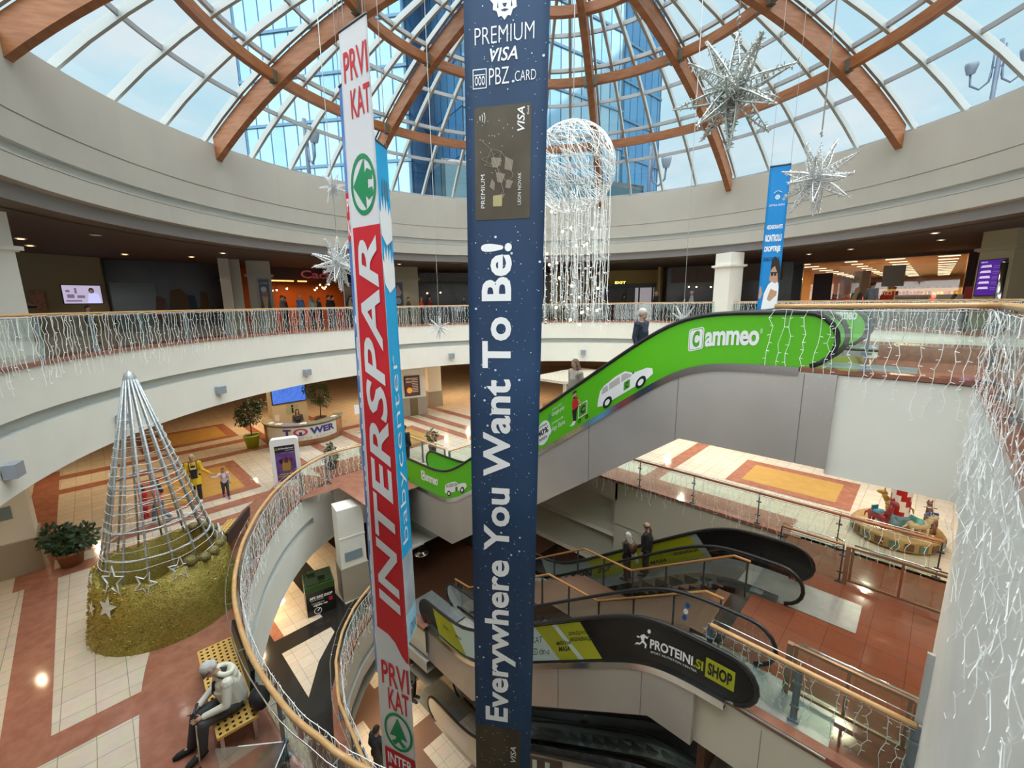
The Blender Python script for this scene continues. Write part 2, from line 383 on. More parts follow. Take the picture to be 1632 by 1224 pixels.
struct(mb.build('wall_corner', [M('white_plaster', (.87, .88, .85), .75, noise=(1, (.78, .79, .77))), GRANITE, M('tan_plaster', (.55, .43, .25), .7)]))

# drum under the dome
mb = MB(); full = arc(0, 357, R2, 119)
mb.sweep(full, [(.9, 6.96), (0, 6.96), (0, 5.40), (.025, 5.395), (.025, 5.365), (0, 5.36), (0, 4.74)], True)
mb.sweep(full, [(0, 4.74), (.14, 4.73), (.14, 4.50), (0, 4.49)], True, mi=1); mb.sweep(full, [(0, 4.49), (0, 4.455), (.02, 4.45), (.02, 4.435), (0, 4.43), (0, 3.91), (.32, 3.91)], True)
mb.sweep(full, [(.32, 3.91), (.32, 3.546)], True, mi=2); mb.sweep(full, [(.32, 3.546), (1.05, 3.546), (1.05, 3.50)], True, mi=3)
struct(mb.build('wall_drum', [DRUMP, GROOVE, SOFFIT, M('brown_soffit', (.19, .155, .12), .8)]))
def ring_ceiling(name, z, r0, r1, mat):
    mb = MB(); mb.sweep(arc(0, 357, r0, 119), [(0, z), (r1-r0, z)], True); return struct(mb.build(name, mat))
ring_ceiling('ceiling_upper', 3.5, 13.9, 36, CEIL)
# the roof outside, so that daylight comes in only through the dome
ring_ceiling('roof_terrace', 6.95, R2+.85, 40, M('roof_gravel', (.35, .35, .34), .9))
mb = MB(); mb.flat([arc(0, 355, 44, 71), arc(0, 357, R2+.02, 119)], -2.40); struct(mb.build('ceiling_middle', WARMCEIL))
mb = MB(); mb.flat([arc(0, 350, 34, 35), hole1], -8.1); struct(mb.build('ceiling_lower', WARMCEIL))
mb = MB(); mb.flat([arc(0, 350, 31, 35), hole0], -11.9); struct(mb.build('ceiling_basement', M('dim_ceiling', (.3, .26, .2), .8)))

# middle balcony fascia
arc1 = [(-11.2, -.55), (-14.5, -.65)] + crv1
mb = MB()
mb.sweep(arc1, [(.25, Z1+.03), (-.03, Z1+.03), (-.03, Z1-.09), (.01, Z1-.09)], mi=1)
mb.sweep(arc1, [(.01, Z1-.09), (.01, Z1-1.06)]); 
g1 = crv1[5:]
mb.sweep(g1, [(.01, Z1-1.06), (.14, Z1-1.07), (.14, Z1-1.30), (0, Z1-1.31)], mi=2, cap=True)
mb.sweep(g1, [(0, Z1-1.31), (0, Z1-2.45), (.6, Z1-2.45)])
p2 = [(-11.2, -.55), (-14.5, -.65)] + crv1[:6]
mb.sweep(p2, [(.01, Z1-1.06), (.01, Z1-1.31), (0, Z1-2.45), (.6, Z1-2.45)])
struct(mb.build('wall_middle_fascia', [PLASTER, GRANITE, GROOVE]))
# landing front, far wall with its recess
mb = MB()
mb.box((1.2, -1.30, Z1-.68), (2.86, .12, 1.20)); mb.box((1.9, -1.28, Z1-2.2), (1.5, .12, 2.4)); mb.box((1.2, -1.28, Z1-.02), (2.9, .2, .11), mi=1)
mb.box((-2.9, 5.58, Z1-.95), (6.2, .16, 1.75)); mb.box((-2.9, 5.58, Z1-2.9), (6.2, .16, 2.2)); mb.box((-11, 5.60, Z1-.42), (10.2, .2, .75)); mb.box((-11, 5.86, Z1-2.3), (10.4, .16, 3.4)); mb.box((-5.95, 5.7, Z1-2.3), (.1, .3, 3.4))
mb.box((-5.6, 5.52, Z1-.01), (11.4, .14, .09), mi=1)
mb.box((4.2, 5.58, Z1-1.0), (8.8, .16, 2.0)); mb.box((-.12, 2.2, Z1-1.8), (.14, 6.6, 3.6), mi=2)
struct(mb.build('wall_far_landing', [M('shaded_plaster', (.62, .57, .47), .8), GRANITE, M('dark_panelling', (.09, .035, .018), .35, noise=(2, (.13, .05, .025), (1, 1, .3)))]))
mb = MB(); mb.box((-4.5, 5.7, -11.6), (14, .2, 3.7)); mb.box((4, 2, -11.6), (.2, 8, 3.8)); mb.box((-.2, 2.2, Z0-1.9), (.14, 7, 3.7)); mb.box((1.7, -1.42, -10.9), (3.6, .15, 2.4))
struct(mb.build('wall_basement', MAT['dark_panelling']))
# lower balcony fascia
arc0 = [(-8.9, -1.6)] + hole0[5:]
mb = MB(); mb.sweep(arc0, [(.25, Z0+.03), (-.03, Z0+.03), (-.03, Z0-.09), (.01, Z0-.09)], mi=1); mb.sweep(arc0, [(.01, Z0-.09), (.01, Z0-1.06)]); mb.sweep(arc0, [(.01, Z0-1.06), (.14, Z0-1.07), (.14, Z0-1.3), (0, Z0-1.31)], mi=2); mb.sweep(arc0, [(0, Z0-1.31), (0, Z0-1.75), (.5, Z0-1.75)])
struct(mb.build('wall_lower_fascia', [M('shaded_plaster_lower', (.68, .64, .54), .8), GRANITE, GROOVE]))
# outer walls of the three floors
def outer(name, r, z0, z1, mats, n=60):
    mb = MB(); P = arc(0, 354, r, 59)
    mb.sweep(P, [(0, z0), (0, z1)], True); return struct(mb.build(name, mats))
outer('wall_outer_middle', 33, Z1, -2.4, M('warm_shopfront', (.55, .33, .16), .4, noise=(.25, (.36, .18, .08), (1, 1, .2))))
outer('wall_outer_lower', 27, Z0, -8.1, M('orange_shopfront', (.36, .17, .06), .4, noise=(.3, (.2, .08, .03))))
outer('wall_outer_basement', 22, ZB, -11.9, M('brown_shopfront', (.2, .09, .04), .4))

# ------------------------------------------------------------------ dome
RS = 20.4; ZA = 11.05
def dz(r, off=0.0): R_ = RS+off; return ZA - RS + sqrt(max(0, R_*R_-r*r))
RIB0 = -1.1
def dome_rib(a):
    mb = MB(); n = 26; w = .12; ca, sa = cos(RAD(a)), sin(RAD(a)); tx, ty = -sa, ca
    rr = [R2+.02-(R2-.6)*i/n for i in range(n+1)]; vs = []
    for i, r in enumerate(rr):
        zlo, zhi = dz(r), dz(r, .62)
        if i == 0: zlo -= .0
        for sgn, z in ((-1, zlo), (1, zlo), (1, zhi), (-1, zhi)): vs.append((CX+r*ca+tx*w*sgn, CY+r*sa+ty*w*sgn, z))
    fs = [(0, 1, 2, 3)]
    for i in range(n):
        k = i*4
        for j in range(4): fs.append((k+j, k+(j+1) % 4, k+4+(j+1) % 4, k+4+j))
    mb.add(vs, fs); return mb
dome = struct(empty('ceiling_dome', (0, 0, 0)))
RR = (9.95, 6.6, 3.4)
for k in range(12):
    a = RIB0+30*k
    dome_rib(a).build('timber_rib', TIMBER, dome)
for r in RR:
    for k in range(12):
        a = RIB0+30*k; mb = MB(); n = 8; vs = []
        da = 30; h = .30; w = .10
        for i in range(n+1):
            b = RAD(a+da*i/n); 
            for dr, off in ((-w, .14), (w, .14), (w, .14+h), (-w, .14+h)):
                q = r+dr; vs.append((CX+q*cos(b), CY+q*sin(b), dz(r, off)))
        fs = [(i*4+j, i*4+(j+1) % 4, i*4+4+(j+1) % 4, i*4+4+j) for i in range(n) for j in range(4)]
        mb.add(vs, fs); mb.build('timber_ring_beam', TIMBER, dome)
for ri, r in enumerate(RR[:2]):
    for k in range(12):
        a = RAD(RIB0+30*k)
        for sg in (-1, 1):
            b = a+sg*.19/r; mb = MB(); mb.box((CX+r*cos(b), CY+r*sin(b), dz(r, .27)), (.25, .16, .36), a); mb.build('beam_shoe', BRACK, dome)
gr = dome
mb = MB(); nr = 12; P = []
for i in range(nr+1):
    r = .3+(R2+.5-.3)*i/nr
    P.append((r, dz(r, .84)))
mb.lathe([(r, z) for r, z in P], (CX, CY, 0), 96); mb.build('glass_skin', ROOFG, gr)
mb = MB()
for k in range(48):
    if k % 4 == 0:
        for sg in (-1, 1):
            a = RAD(RIB0+7.5*k); pts = [(CX+r*cos(a+sg*.2/max(r, 3)), CY+r*sin(a+sg*.2/max(r, 3)), dz(r, .74)) for r in [3.2+(R2-2.75)*i/10 for i in range(11)]]
            for p, q in zip(pts, pts[1:]): mb.bar(p, q, .09, .20)
        continue
    a = RAD(RIB0+7.5*k); r0 = 3.3 if k % 2 else 1.5
    pts = [(CX+r*cos(a), CY+r*sin(a), dz(r, .72)) for r in [r0+(R2+.42-r0)*i/10 for i in range(11)]]
    for p, q in zip(pts, pts[1:]): mb.bar(p, q, .10, .22)
mb.build('glazing_bars', MULL, gr)
mb = MB()
for r, w in ((11.5, .07), (9.95, .12), (8.3, .07), (6.6, .12), (5.0, .07), (3.4, .1), (R2+.42, .10)):
    pts = [(CX+r*cos(RAD(3*i)), CY+r*sin(RAD(3*i)), dz(r, .74)) for i in range(121)]
    for p, q in zip(pts, pts[1:]): mb.bar(p, q, w, .14)
mb.build('purlins', M('grey_purlin', (.27, .28, .29), .45), gr)
mb = MB(); mb.lathe([(0, dz(0, .95)), (.9, dz(.9, .95)), (.9, dz(.9, .1)), (0, dz(0, .1))], (CX, CY, 0), 24); mb.build('crown_ring', TIMBER, dome)
# ------------------------------------------------------------------ balustrades with wooden handrails
def railing(name, label, path, z, bay=1.5, off=.09, hand=.036, inner=True, mats=(WOOD, POSTG), h=1.0, post=(.10, .025)):
    t = thing(name, label, 'railing', (0, 0, 0))
    P = resample(path, .35)
    def shift(d):
        mb = MB(); n = len(P); out = []
        for i in range(n):
            a, b = P[max(0, i-1)], P[min(n-1, i+1)]; q = (b-a).normalized(); out.append((P[i].x+q.y*d, P[i].y-q.x*d))
        return out
    mid = shift(off); mb = MB(); mb.tube([(x, y, z+h) for x, y in mid], hand, 10); mb.build('handrail', mats[0], t)
    if inner:
        mb = MB(); mb.tube([(x, y, z+h+.02) for x, y in shift(off+.15)], .011, 6); mb.build('steel_grab_rail', CHROME, t)
    mb = MB(); mb.tube([(x, y, z+h-.075) for x, y in mid], .010, 6); mb.build('cable_tray', CHROME, t)
    Q = resample([(x, y) for x, y in mid], bay); gp = shift(off-.02)
    for i, q in enumerate(Q):
        a, b = Q[max(0, i-1)], Q[min(len(Q)-1, i+1)]; an = atan2(b.y-a.y, b.x-a.x); nn = Vector((sin(an), -cos(an)))
        mb = MB(); c = q+nn*.02
        mb.box((c.x, c.y, z+h/2), (post[0], post[1], h-.02), an)
        mb.box((c.x-nn.x*.02, c.y-nn.y*.02, z+.72), (.13, .05, .035), an); mb.box((c.x-nn.x*.02, c.y-nn.y*.02, z+.28), (.13, .05, .035), an); mb.box((c.x, c.y, z+.02), (.16, .1, .03), an)
        mb.bar((c.x, c.y, z+h+.01), (c.x+nn.x*.13, c.y+nn.y*.13, z+h+.02), .012, .012)
        mb.build('post', mats[1], t)
    for a, b in zip(Q, Q[1:]):
        d = (b-a); an = atan2(d.y, d.x); c = (a+b)/2; nn = Vector((sin(an), -cos(an)))
        mb = MB(); mb.box((c.x-nn.x*.02, c.y-nn.y*.02, z+.49), (d.length-.03, .012, .84), an); mb.build('glass_panel', GLASS, t)
    return t
def icicles(name, label, path, ztop, drop, step=.14, jit=.05, r=.006, seg=.14, seed=1, lean=(0, 0), bulbs=.4, out=-.06, top=True, zmin=.62):
    rnd = random.Random(seed); mb = MB(); P = resample(path, step); n = len(P)
    tp = []
    for i, p in enumerate(P):
        a, b = P[max(0, i-1)], P[min(n-1, i+1)]; d = (b-a).normalized(); nn = Vector((d.y, -d.x))
        q = p+nn*out; L = drop*(zmin+(1-zmin)*rnd.random())
        if rnd.random() < .04: continue
        pts = []; k = max(3, int(L/seg)); off = rnd.uniform(-jit, jit)
        for j in range(k+1):
            f = j/k; s = off+lean[0]*f+rnd.uniform(-jit, jit)*.8; o = lean[1]*f+rnd.uniform(-.3, .3)*jit
            pts.append((q.x+d.x*s+nn.x*o, q.y+d.y*s+nn.y*o, ztop-L*f))
        mb.tube(pts, r, 3, caps=False, smooth=False)
        for j in range(1, k+1):
            if rnd.random() < bulbs:
                x, y, zz = pts[j]; s = rnd.choice((-1, 1)); e = .045
                mb.tube([(x, y, zz), (x+d.x*e*s-nn.x*.01, y+d.y*e*s-nn.y*.01, zz+rnd.uniform(-.02, .02))], r*1.1, 3, smooth=False)
        tp.append((q.x, q.y, ztop+rnd.uniform(-.015, .015)))
    if top: mb.tube(tp, r*1.2, 3, caps=False)
    return tag(mb.build(name, LED), label, 'string lights', kind='stuff')
ra = arc(19.5, 257, R2, 150)
railing('balcony_railing', 'long curved glass railing with wooden handrail around the upper balcony', ra, .035, 1.75)
icicles('icicle_light_curtain', 'white string lights hanging over the curved upper balcony railing', ra, 1.0, 1.62, .115, .05, .0066, .13, 3)
lr = [(2.55, -9.0), (2.55, -.09), (.12, -.09)]
fr = [(2.72, -.02), (.12, -.02)]
railing('landing_railing', 'short glass railing with wooden handrail in front of the green escalator heads', [(2.70, .0), (.12, .0)], .035, 1.27, .03, .042, post=(.032, .028))
railing('corner_railing', 'glass railing at right edge above the white wall hung with tangled lights', [(2.68, -8.9), (2.68, -.1)], .035, 1.27, .03, .042, post=(.032, .028))
icicles('icicle_light_curtain', 'sparse white light strings on the landing railing beside the green escalator', [(2.5, 0), (.1, 0)], .98, 1.75, .16, .05, .0046, .13, 5, (.02, 0), .85, -.05)
icicles('icicle_light_curtain', 'dense tangled white light strings over the white wall at right', [(2.63, -6.5), (2.63, -.08)], .98, 2.5, .125, .09, .0034, .12, 6, (.03, 0), .8, -.05, True, .45)
icicles('icicle_light_curtain', 'second layer of white light strings low on the white corner wall', [(2.61, -5.5), (2.61, -.3)], .15, 2.5, .3, .16, .003, .13, 8, (.0, 0), .9, -.03, False, .5)
mr = crv1[:80]
railing('curved_railing', 'curved glass railing with wooden handrail around the middle floor opening', [(-14.5, -.65)]+mr, Z1+.03, 1.5, .06, .045)
icicles('icicle_light_curtain', 'white string lights over the curved railing of the middle floor', [(-14.5, -.65)]+mr, Z1+1.0, 1.6, .09, .07, .0052, .11, 11)
railing('short_railing', 'short straight railing beside the foot of the green escalator', [(-11.2, 4.0), (-11.2, 1.5)], Z1, 1.2, .05)
railing('side_railing', 'straight railing with wooden handrail receding behind the foot of the green escalator', [(-11.6, 1.45), (-16.5, 1.45)], Z1, 1.6, .05)
railing('front_railing', 'railing with wooden handrail and light strings below the white corner wall', [(2.6, -1.05), (-.15, -1.05)], Z1+.03, 1.32, .0, .042)
icicles('icicle_light_curtain', 'white light strings on the lower front railing below the white corner wall', [(2.55, -1.05), (-.2, -1.05)], Z1+.98, 1.75, .14, .05, .0045, .12, 13, (.0, 0), .85, .06)
railing('far_railing', 'long straight glass railing before the patterned floor with the carousel', [(2.9, 5.5), (-9, 5.5)], Z1+.03, 1.9, .05, .04, mats=(M('dark_handrail_wood', (.30, .13, .06), .35), DSTEEL), post=(.03, .03))
icicles('icicle_light_curtain', 'thin light strings on the long straight railing before the carousel floor', [(2.9, 5.5), (-9, 5.5)], Z1+.98, 1.5, .18, .06, .005, .14, 15, bulbs=.3, out=-.1)
l0 = [(-10.95, -2.1)]+hole0[6:13]
railing('lower_railing', 'curved railing with wooden handrail one floor further down', l0, Z0+.03, 1.4, .06, .04)
icicles('icicle_light_curtain', 'white string lights on the curved railing one floor further down', l0, Z0+1.0, 1.5, .12, .08, .006, .11, 17)
# glass gates on the middle landing
def gate(label, x0, y, x1, post0=True):
    g = thing('glass_gate', label, 'gate', ((x0+x1)/2, y, Z1)); w = x1-x0; L = w/2
    gw = M('gate_frame_bronze', (.30, .20, .13), .35, .5)
    for x in (-L, L): mb = MB(); mb.box((x, 0, .5), (.09, .09, 1.0)); mb.build('gate_post', gw, g)
    mb = MB()
    for z in (.12, .98): mb.box((0, 0, z), (w-.1, .05, .05))
    for x in (-L+.09, 0, L-.09): mb.box((x, 0, .55), (.05, .04, .86))
    mb.build('gate_frame', gw, g)
    for x in (-L/2, L/2): mb = MB(); mb.box((x, 0, .55), (L-.12, .012, .80)); mb.build('glass_pane', GLASS, g)
    mb = MB(); mb.tube([(-L+.1, 0, 1.06), (L, 0, 1.06)], .022, 8); mb.build('steel_top_rail', CHROME, g)
    return g
gate('bronze framed glass gate across the red tiled landing near the carousel', 1.3, 3.86, 3.25)
gate('bronze framed glass gate just behind the lower front railing', 1.0, -.5, 2.62)
railing('guard_rail', 'short dark wooden handrail leading to the glass gate on the red landing', [(1.2, 3.86), (-.1, 3.86)], Z1, 1.25, .0, .03, mats=(MAT['dark_handrail_wood'], DSTEEL), post=(.03, .03))

# ------------------------------------------------------------------ escalators
def sp(x, w=.35): return w*math.log1p(math.exp(x/w)) if x/w < 30 else x
def escalator(label, y0, y1, x1, ztop, zbot, slope, xa, xb, front, back, railm, trim, depth, xend=1.1, group=None, ybot=None):
    """runs toward -x; x1: upper knee, xa/xb: upper and lower newel ends"""
    x2 = x1-(ztop-zbot)/slope
    st_ = lambda x: ztop-slope*(sp(x1-x)-sp(x2-x))
    t = thing('escalator', label, 'escalator', (0, 0, 0), 0, group)
    k = lambda x: 1/(1+math.exp(-(x1-x)/.4))*1/(1+math.exp(-(x-x2)/.4))
    H_, DK = .93, .04
    top = lambda x: st_(x)+H_
    deck = lambda x: st_(x)+DK-.20*k(x)
    xs = [xb+.42+(xa-xb-.84)*i/70 for i in range(71)]
    def outline(off=0):
        r = (H_-DK)/2; P = [(x, top(x)-off) for x in xs]
        c = (xs[-1], (top(xs[-1])+deck(xs[-1]))/2); rr = (top(xs[-1])-deck(xs[-1]))/2
        P += [(c[0]+.46*sin(pi*i/10)*(1-off*2), c[1]+(rr-off)*cos(pi*i/10)) for i in range(1, 10)]
        P += [(x, deck(x)) for x in reversed(xs)]
        c = (xs[0], (top(xs[0])+deck(xs[0]))/2); rr = (top(xs[0])-deck(xs[0]))/2
        P += [(c[0]-.46*sin(pi*i/10)*(1-off*2), c[1]-(rr-off)*cos(pi*i/10)) for i in range(1, 10)]
        return P
    out = outline(.03); S = []
    for y, m, sgn in ((y0, front, -1), (y1, back, 1)):
        mb = MB(); mb.prism([(x, y-.008, z) for x, z in out], (0, .016, 0)); b = mb.build('balustrade_panel', m, t); S.append(b)
        P = outline(0); n1 = 71
        path = [(x, y, z) for x, z in P[:n1+9]]+[(xs[-1], y, deck(xs[-1])+.02)]
        path = [(xs[0], y, deck(xs[0])+.02)]+[(x, y, z) for x, z in reversed(P[n1+9+71:])][::-1][::1]+[]  # placeholder, replaced below
        lo = [(x, z) for x, z in P[n1+9+71:]]; hi = P[:n1+9]
        path = [(x, y, z) for x, z in lo]+[(x, y, z) for x, z in hi]
        mb = MB(); mb.tube(path, .042, 8); mb.build('handrail', railm, t)
        mb = MB()
        dp = [(x, deck(x)) for x in xs]
        for a, c in zip(dp, dp[1:]): mb.bar((a[0], y+sgn*.05, a[1]-.03), (c[0], y+sgn*.05, c[1]-.03), .16, .07, upv=(0, 1, 0)) if False else mb.add([(a[0], y-.09, a[1]), (a[0], y+.09, a[1]), (c[0], y+.09, c[1]), (c[0], y-.09, c[1]), (a[0], y-.09, a[1]-.15), (a[0], y+.09, a[1]-.15), (c[0], y+.09, c[1]-.15), (c[0], y-.09, c[1]-.15)], [(0, 1, 2, 3), (4, 7, 6, 5), (0, 3, 7, 4), (1, 5, 6, 2)])
        mb.build('deck_trim', trim, t)
    # truss cladding
    dz_, kx = depth
    top_p = [(x, deck(x)-.08) for x in xs]+[(xend, deck(xend)-.08)]
    bot = [(xend, ztop-dz_), (x1+kx, ztop-dz_), (x2+.25, zbot-dz_+.05), (xs[0]-.5, zbot-dz_-.02)]
    lo_end = xs[0]-.5
    poly = [(lo_end, deck(xs[0])-.1)]+top_p+bot
    mb = MB(); mb.prism([(x, y0-.07, z) for x, z in poly], (0, y1-y0+.14, 0)); cl = mb.build('truss_cladding', CLAD, t)
    seams = MB()
    for x in [x1+kx*.2-2.1*i for i in range(-1, int((x1-x2)/2.1)+1)]:
        zb_ = max(zbot-dz_, ztop-dz_ - (x1+kx-x)*((ztop-zbot)/(x1+kx-x2-.25))) if x < x1+kx else ztop-dz_
        seams.bar((x, y0-.073, deck(x)-.1), (x, y0-.073, zb_+.02), .012, .006, upv=(0, 1, 0))
    seams.build('seam', M('panel_seam', (.2, .19, .18), .5), cl)
    # steps and combs
    mb = MB(); n = int((x1+.6-x2+.6)/.4)
    for i in range(n):
        x = x1+.6-.4*i; z = st_(x-.2)-.02
        mb.box((x-.2, (y0+y1)/2, z-.15), (.405, y1-y0-.18, .32))
    mb.build('steps', M('step_metal', (.18, .18, .185), .4, .7), t)
    for xx, zz, L in ((xa-.35, ztop, .95), (xb+.35, zbot, .95)):
        mb = MB(); mb.box((xx+(.35 if zz == ztop else -.35), (y0+y1)/2, zz+.012), (2.0, y1-y0-.02, .024)); mb.build('landing_plate', M('plate_grey', (.30, .33, .33), .35, .6, noise=(4, (.36, .39, .39))), t)
    for y in (y0+.1, y1-.1):
        mb = MB(); pts = [(x, st_(x)+.12) for x in xs]
        for a, c in zip(pts, pts[1:]): mb.add([(a[0], y, a[1]-.2), (c[0], y, c[1]-.2), (c[0], y, c[1]), (a[0], y, a[1])], [(0, 1, 2, 3)])
        mb.build('skirt', CHROME, t)
    return t, top, deck, x2
GREEN = M('lime_green_vinyl', (.10, .50, .004), .4)
t1, top1, deck1, x21 = escalator('nearer bright green escalator covered in taxi advertising', 0, 1.12, -1.45, 0, Z1, .711, 1.0, -12.3, GREEN, GREEN, BLACK, CHROME, (1.62, .1), 1.1, 'green escalators')
t2, top2, deck2, x22 = escalator('farther green escalator behind the nearer green one', 4.15, 5.3, -1.45, 0, Z1, .711, 1.0, -12.3, GREEN, GREEN, BLACK, CHROME, (1.62, .1), 1.1, 'green escalators')
BLKV = M('black_vinyl', (.008, .008, .009), .25); CLR = glass('escalator_glass', (.84, .88, .86), .05)
t3, top3, deck3, x23 = escalator('nearer lower escalator with black and yellow supplement advertising', -1.42, -.28, -1.25, Z1, Z0, .69, .72, -9.35, BLKV, CLR, BLACK, CHROME, (1.3, .2), -.2, 'lower escalators')
t4, top4, deck4, x24 = escalator('farther lower escalator with glass sides carrying two riders', 2.0, 3.15, -1.25, Z1, Z0, .69, .72, -9.35, CLR, BLKV, BLACK, CHROME, (1.3, .2), -.2, 'lower escalators')
t5, top5, deck5, x25 = escalator('dark escalator at the bottom with a cream and brown poster', -1.42, -.28, -1.25, Z0, ZB, .69, .72, -9.2, M('dim_cream_panel', (.5, .47, .4), .5), CLR, BLACK, CHROME, (1.3, .2), -.2, 'basement escalators')
t6, top6, deck6, x26 = escalator('dark escalator at the bottom behind the one with the poster', .2, 1.3, -1.25, Z0, ZB, .69, .72, -9.2, CLR, CLR, BLACK, CHROME, (1.3, .2), -.2, 'basement escalators')

# advertising on the green escalator: a sheet following the slope; (x, height above deck) -> point
def esc_surf(y, top, deck, sgn=-1): return lambda x, f, off=0: Vector((x, y+sgn*(.009+off), deck(x)+(top(x)-deck(x))*f))
class XSurf(Surf): pass
SG = Surf(esc_surf(0, top1, deck1))
BLK = M('black_print', (.01, .01, .011), .5); WHT = M('white_print', (.86, .88, .88), .5); GRYP = M('grey_print', (.50, .47, .47), .5); REDP = M('red_print', (.55, .015, .02), .5)
GREENP = M('green_print', (.08, .35, .02), .5); SKINP = M('skin_print', (.55, .30, .2), .6)
def rrect(S, mb, a0, b0, a1, b1, r, mi=0, off=.006, n=5):
    ra_, rb_ = r; pts = []
    for ca, cb, s in ((a1-ra_, b1-rb_, 0), (a0+ra_, b1-rb_, 1), (a0+ra_, b0+rb_, 2), (a1-ra_, b0+rb_, 3)):
        pts += [(ca+ra_*cos(pi/2*(s+i/n)), cb+rb_*sin(pi/2*(s+i/n))) for i in range(n+1)]
    S.poly(mb, pts, off, mi)
def cammeo(S, x0, x1, b0, b1, sc, parent):
    mb = MB(); w = (x1-x0)
    rrect(S, mb, x0, b0-.03, x0+w*.225, b1+.12, (w*.04, .06), 0); rrect(S, mb, x0+w*.012, b0-.01, x0+w*.213, b1+.10, (w*.035, .05), 1, .008); rrect(S, mb, x0+w*.02, b0+.0, x0+w*.205, b1+.085, (w*.03, .045), 0, .010)
    S.text(mb, 'C', x0+w*.06, b0+.03, x0+w*.165, b1+.06, .06, off=.012, mi=1)
    S.text(mb, 'ammeo', x0+w*.245, b0, x0+w*.965, b1, .032, off=.010, space=.95)
    S.text(mb, '®', x0+w*.97, b1-.06, x0+w, b1+.04, 0, off=.010)
    o = mb.build('brand_lettering', [WHT, GREENP], parent); return o
cammeo(SG, -1.30, -.02, .36, .66, 1, t1)
def taxi(S, x0, x1, b0, b1, parent):
    """white car side view, nose toward x1"""
    q = lambda u, v: (x0+(x1-x0)*u, b0+(b1-b0)*v); mb = MB()
    body = [(.0, .22), (.02, .55), (.05, .80), (.12, .92), (.35, 1.0), (.52, .96), (.66, .70), (.90, .58), (.985, .44), (1.0, .22), (.9, .13), (.1, .13)]
    S.poly(mb, [q(*p) for p in body], .007, 0)
    for w_ in ([(.08, .62), (.10, .84), (.19, .88), (.21, .62)], [(.23, .62), (.22, .88), (.42, .90), (.43, .62)], [(.455, .62), (.45, .90), (.53, .88), (.64, .66), (.62, .62)]): S.poly(mb, [q(*p) for p in w_], .009, 2)
    for u in (.20, .80):
        c = q(u, .16); S.ring(mb, c[0], c[1], (x1-x0)*.088, (b1-b0)*.215, 1, 20, .010, 1); S.ring(mb, c[0], c[1], (x1-x0)*.048, (b1-b0)*.115, 1, 16, .012, 0)
    p = q(.50, .22); r_ = q(.61, .55); rrect(S, mb, p[0], p[1], r_[0], r_[1], ((x1-x0)*.02, .02), 3, .010); S.text(mb, 'C', p[0]+(r_[0]-p[0])*.28, p[1]+(r_[1]-p[1])*.15, p[0]+(r_[0]-p[0])*.72, p[1]+(r_[1]-p[1])*.85, .05, off=.012, mi=1)
    S.poly(mb, [q(.645, .66), q(.675, .66), q(.675, .72), q(.65, .73)], .010, 1)
    return mb.build('printed_car', [WHT, BLK, GRYP, GREENP], parent)
taxi(SG, -3.35, -2.0, .08, .62, t1)
def rider(S, x0, b0, w, h, parent):
    q = lambda u, v: (x0+w*u, b0+h*v); mb = MB()
    S.poly(mb, [q(.30, .10), q(.42, .10), q(.45, .42), q(.55, .50), q(.35, .55), q(.22, .50)], .008, 1)
    S.poly(mb, [q(.24, .48), q(.52, .50), q(.5, .78), q(.36, .82), q(.22, .74)], .009, 2); S.poly(mb, [q(.46, .74), q(.5, .66), q(.72, .44), q(.75, .5)], .010, 3)
    S.ring(mb, *q(.33, .88), w*.09, h*.075, 1, 14, .010, 3); S.poly(mb, [q(.22, .92), q(.27, 1.0), q(.42, .99), q(.44, .93), q(.33, .94)], .012, 1); S.poly(mb, [q(.27, .84), q(.40, .84), q(.37, .78), q(.29, .79)], .012, 1)
    a, b = q(.52, .14), q(.95, .52); rrect(S, mb, a[0], a[1], b[0], b[1], (w*.05, h*.04), 0, .008); rrect(S, mb, a[0]+w*.03, a[1]+h*.025, b[0]-w*.03, b[1]-h*.025, (w*.04, h*.03), 4, .010); S.text(mb, 'C', a[0]+w*.12, a[1]+h*.08, b[0]-w*.1, b[1]-h*.08, .06, off=.012, mi=1)
    for u in (.6, .93): S.ring(mb, *q(u, .06), w*.07, h*.055, .5, 14, .010, 1)
    S.poly(mb, [q(.12, .06), q(.34, .03), q(.42, .12), q(.3, .16)], .010, 0)
    return mb.build('printed_courier', [WHT, BLK, REDP, SKINP, GREENP], parent)
rider(SG, -4.22, .08, .62, .82, t1)
mb = MB(); SG.ring(mb, -5.02, .38, .24, .30, 1, 26, .007, 0)
SG.text(mb, '40%', -5.2, .33, -4.84, .50, .03, off=.010, mi=1); SG.text(mb, 'OSTVARI', -5.15, .54, -4.89, .60, .02, off=.010, mi=1); SG.text(mb, 'POPUSTA', -5.16, .20, -4.88, .28, .03, off=.010, mi=1)
SG.text(mb, 'Google play', -4.72, .62, -4.32, .75, .0, off=.008); SG.text(mb, 'ANDROID APP ON', -4.72, .79, -4.40, .83, .0, off=.008); SG.text(mb, 'App Store', -4.72, .24, -4.30, .40, .0, off=.008); SG.text(mb, 'Download on the', -4.72, .45, -4.36, .51, .0, off=.008)
SG.poly(mb, [(-4.83, .58), (-4.83, .78), (-4.74, .68)], .008, 2); SG.ring(mb, -4.79, .32, .05, .085, 1, 14, .008, 0); SG.poly(mb, [(-4.79, .42), (-4.76, .47), (-4.78, .42)], .008, 0)
mb.build('download_notice', [WHT, BLK, M('teal_print', (.05, .25, .3), .5)], t1)
cammeo(SG, -11.05, -9.95, .36, .64, 1, t1); taxi(SG, -9.6, -8.35, .08, .56, t1); rider(SG, -8.2, .1, .55, .8, t1)
S2 = Surf(esc_surf(4.15, top2, deck2)); cammeo(S2, -1.3, -.02, .36, .66, 1, t2); cammeo(S2, .2, .85, .70, .9, 1, t2)
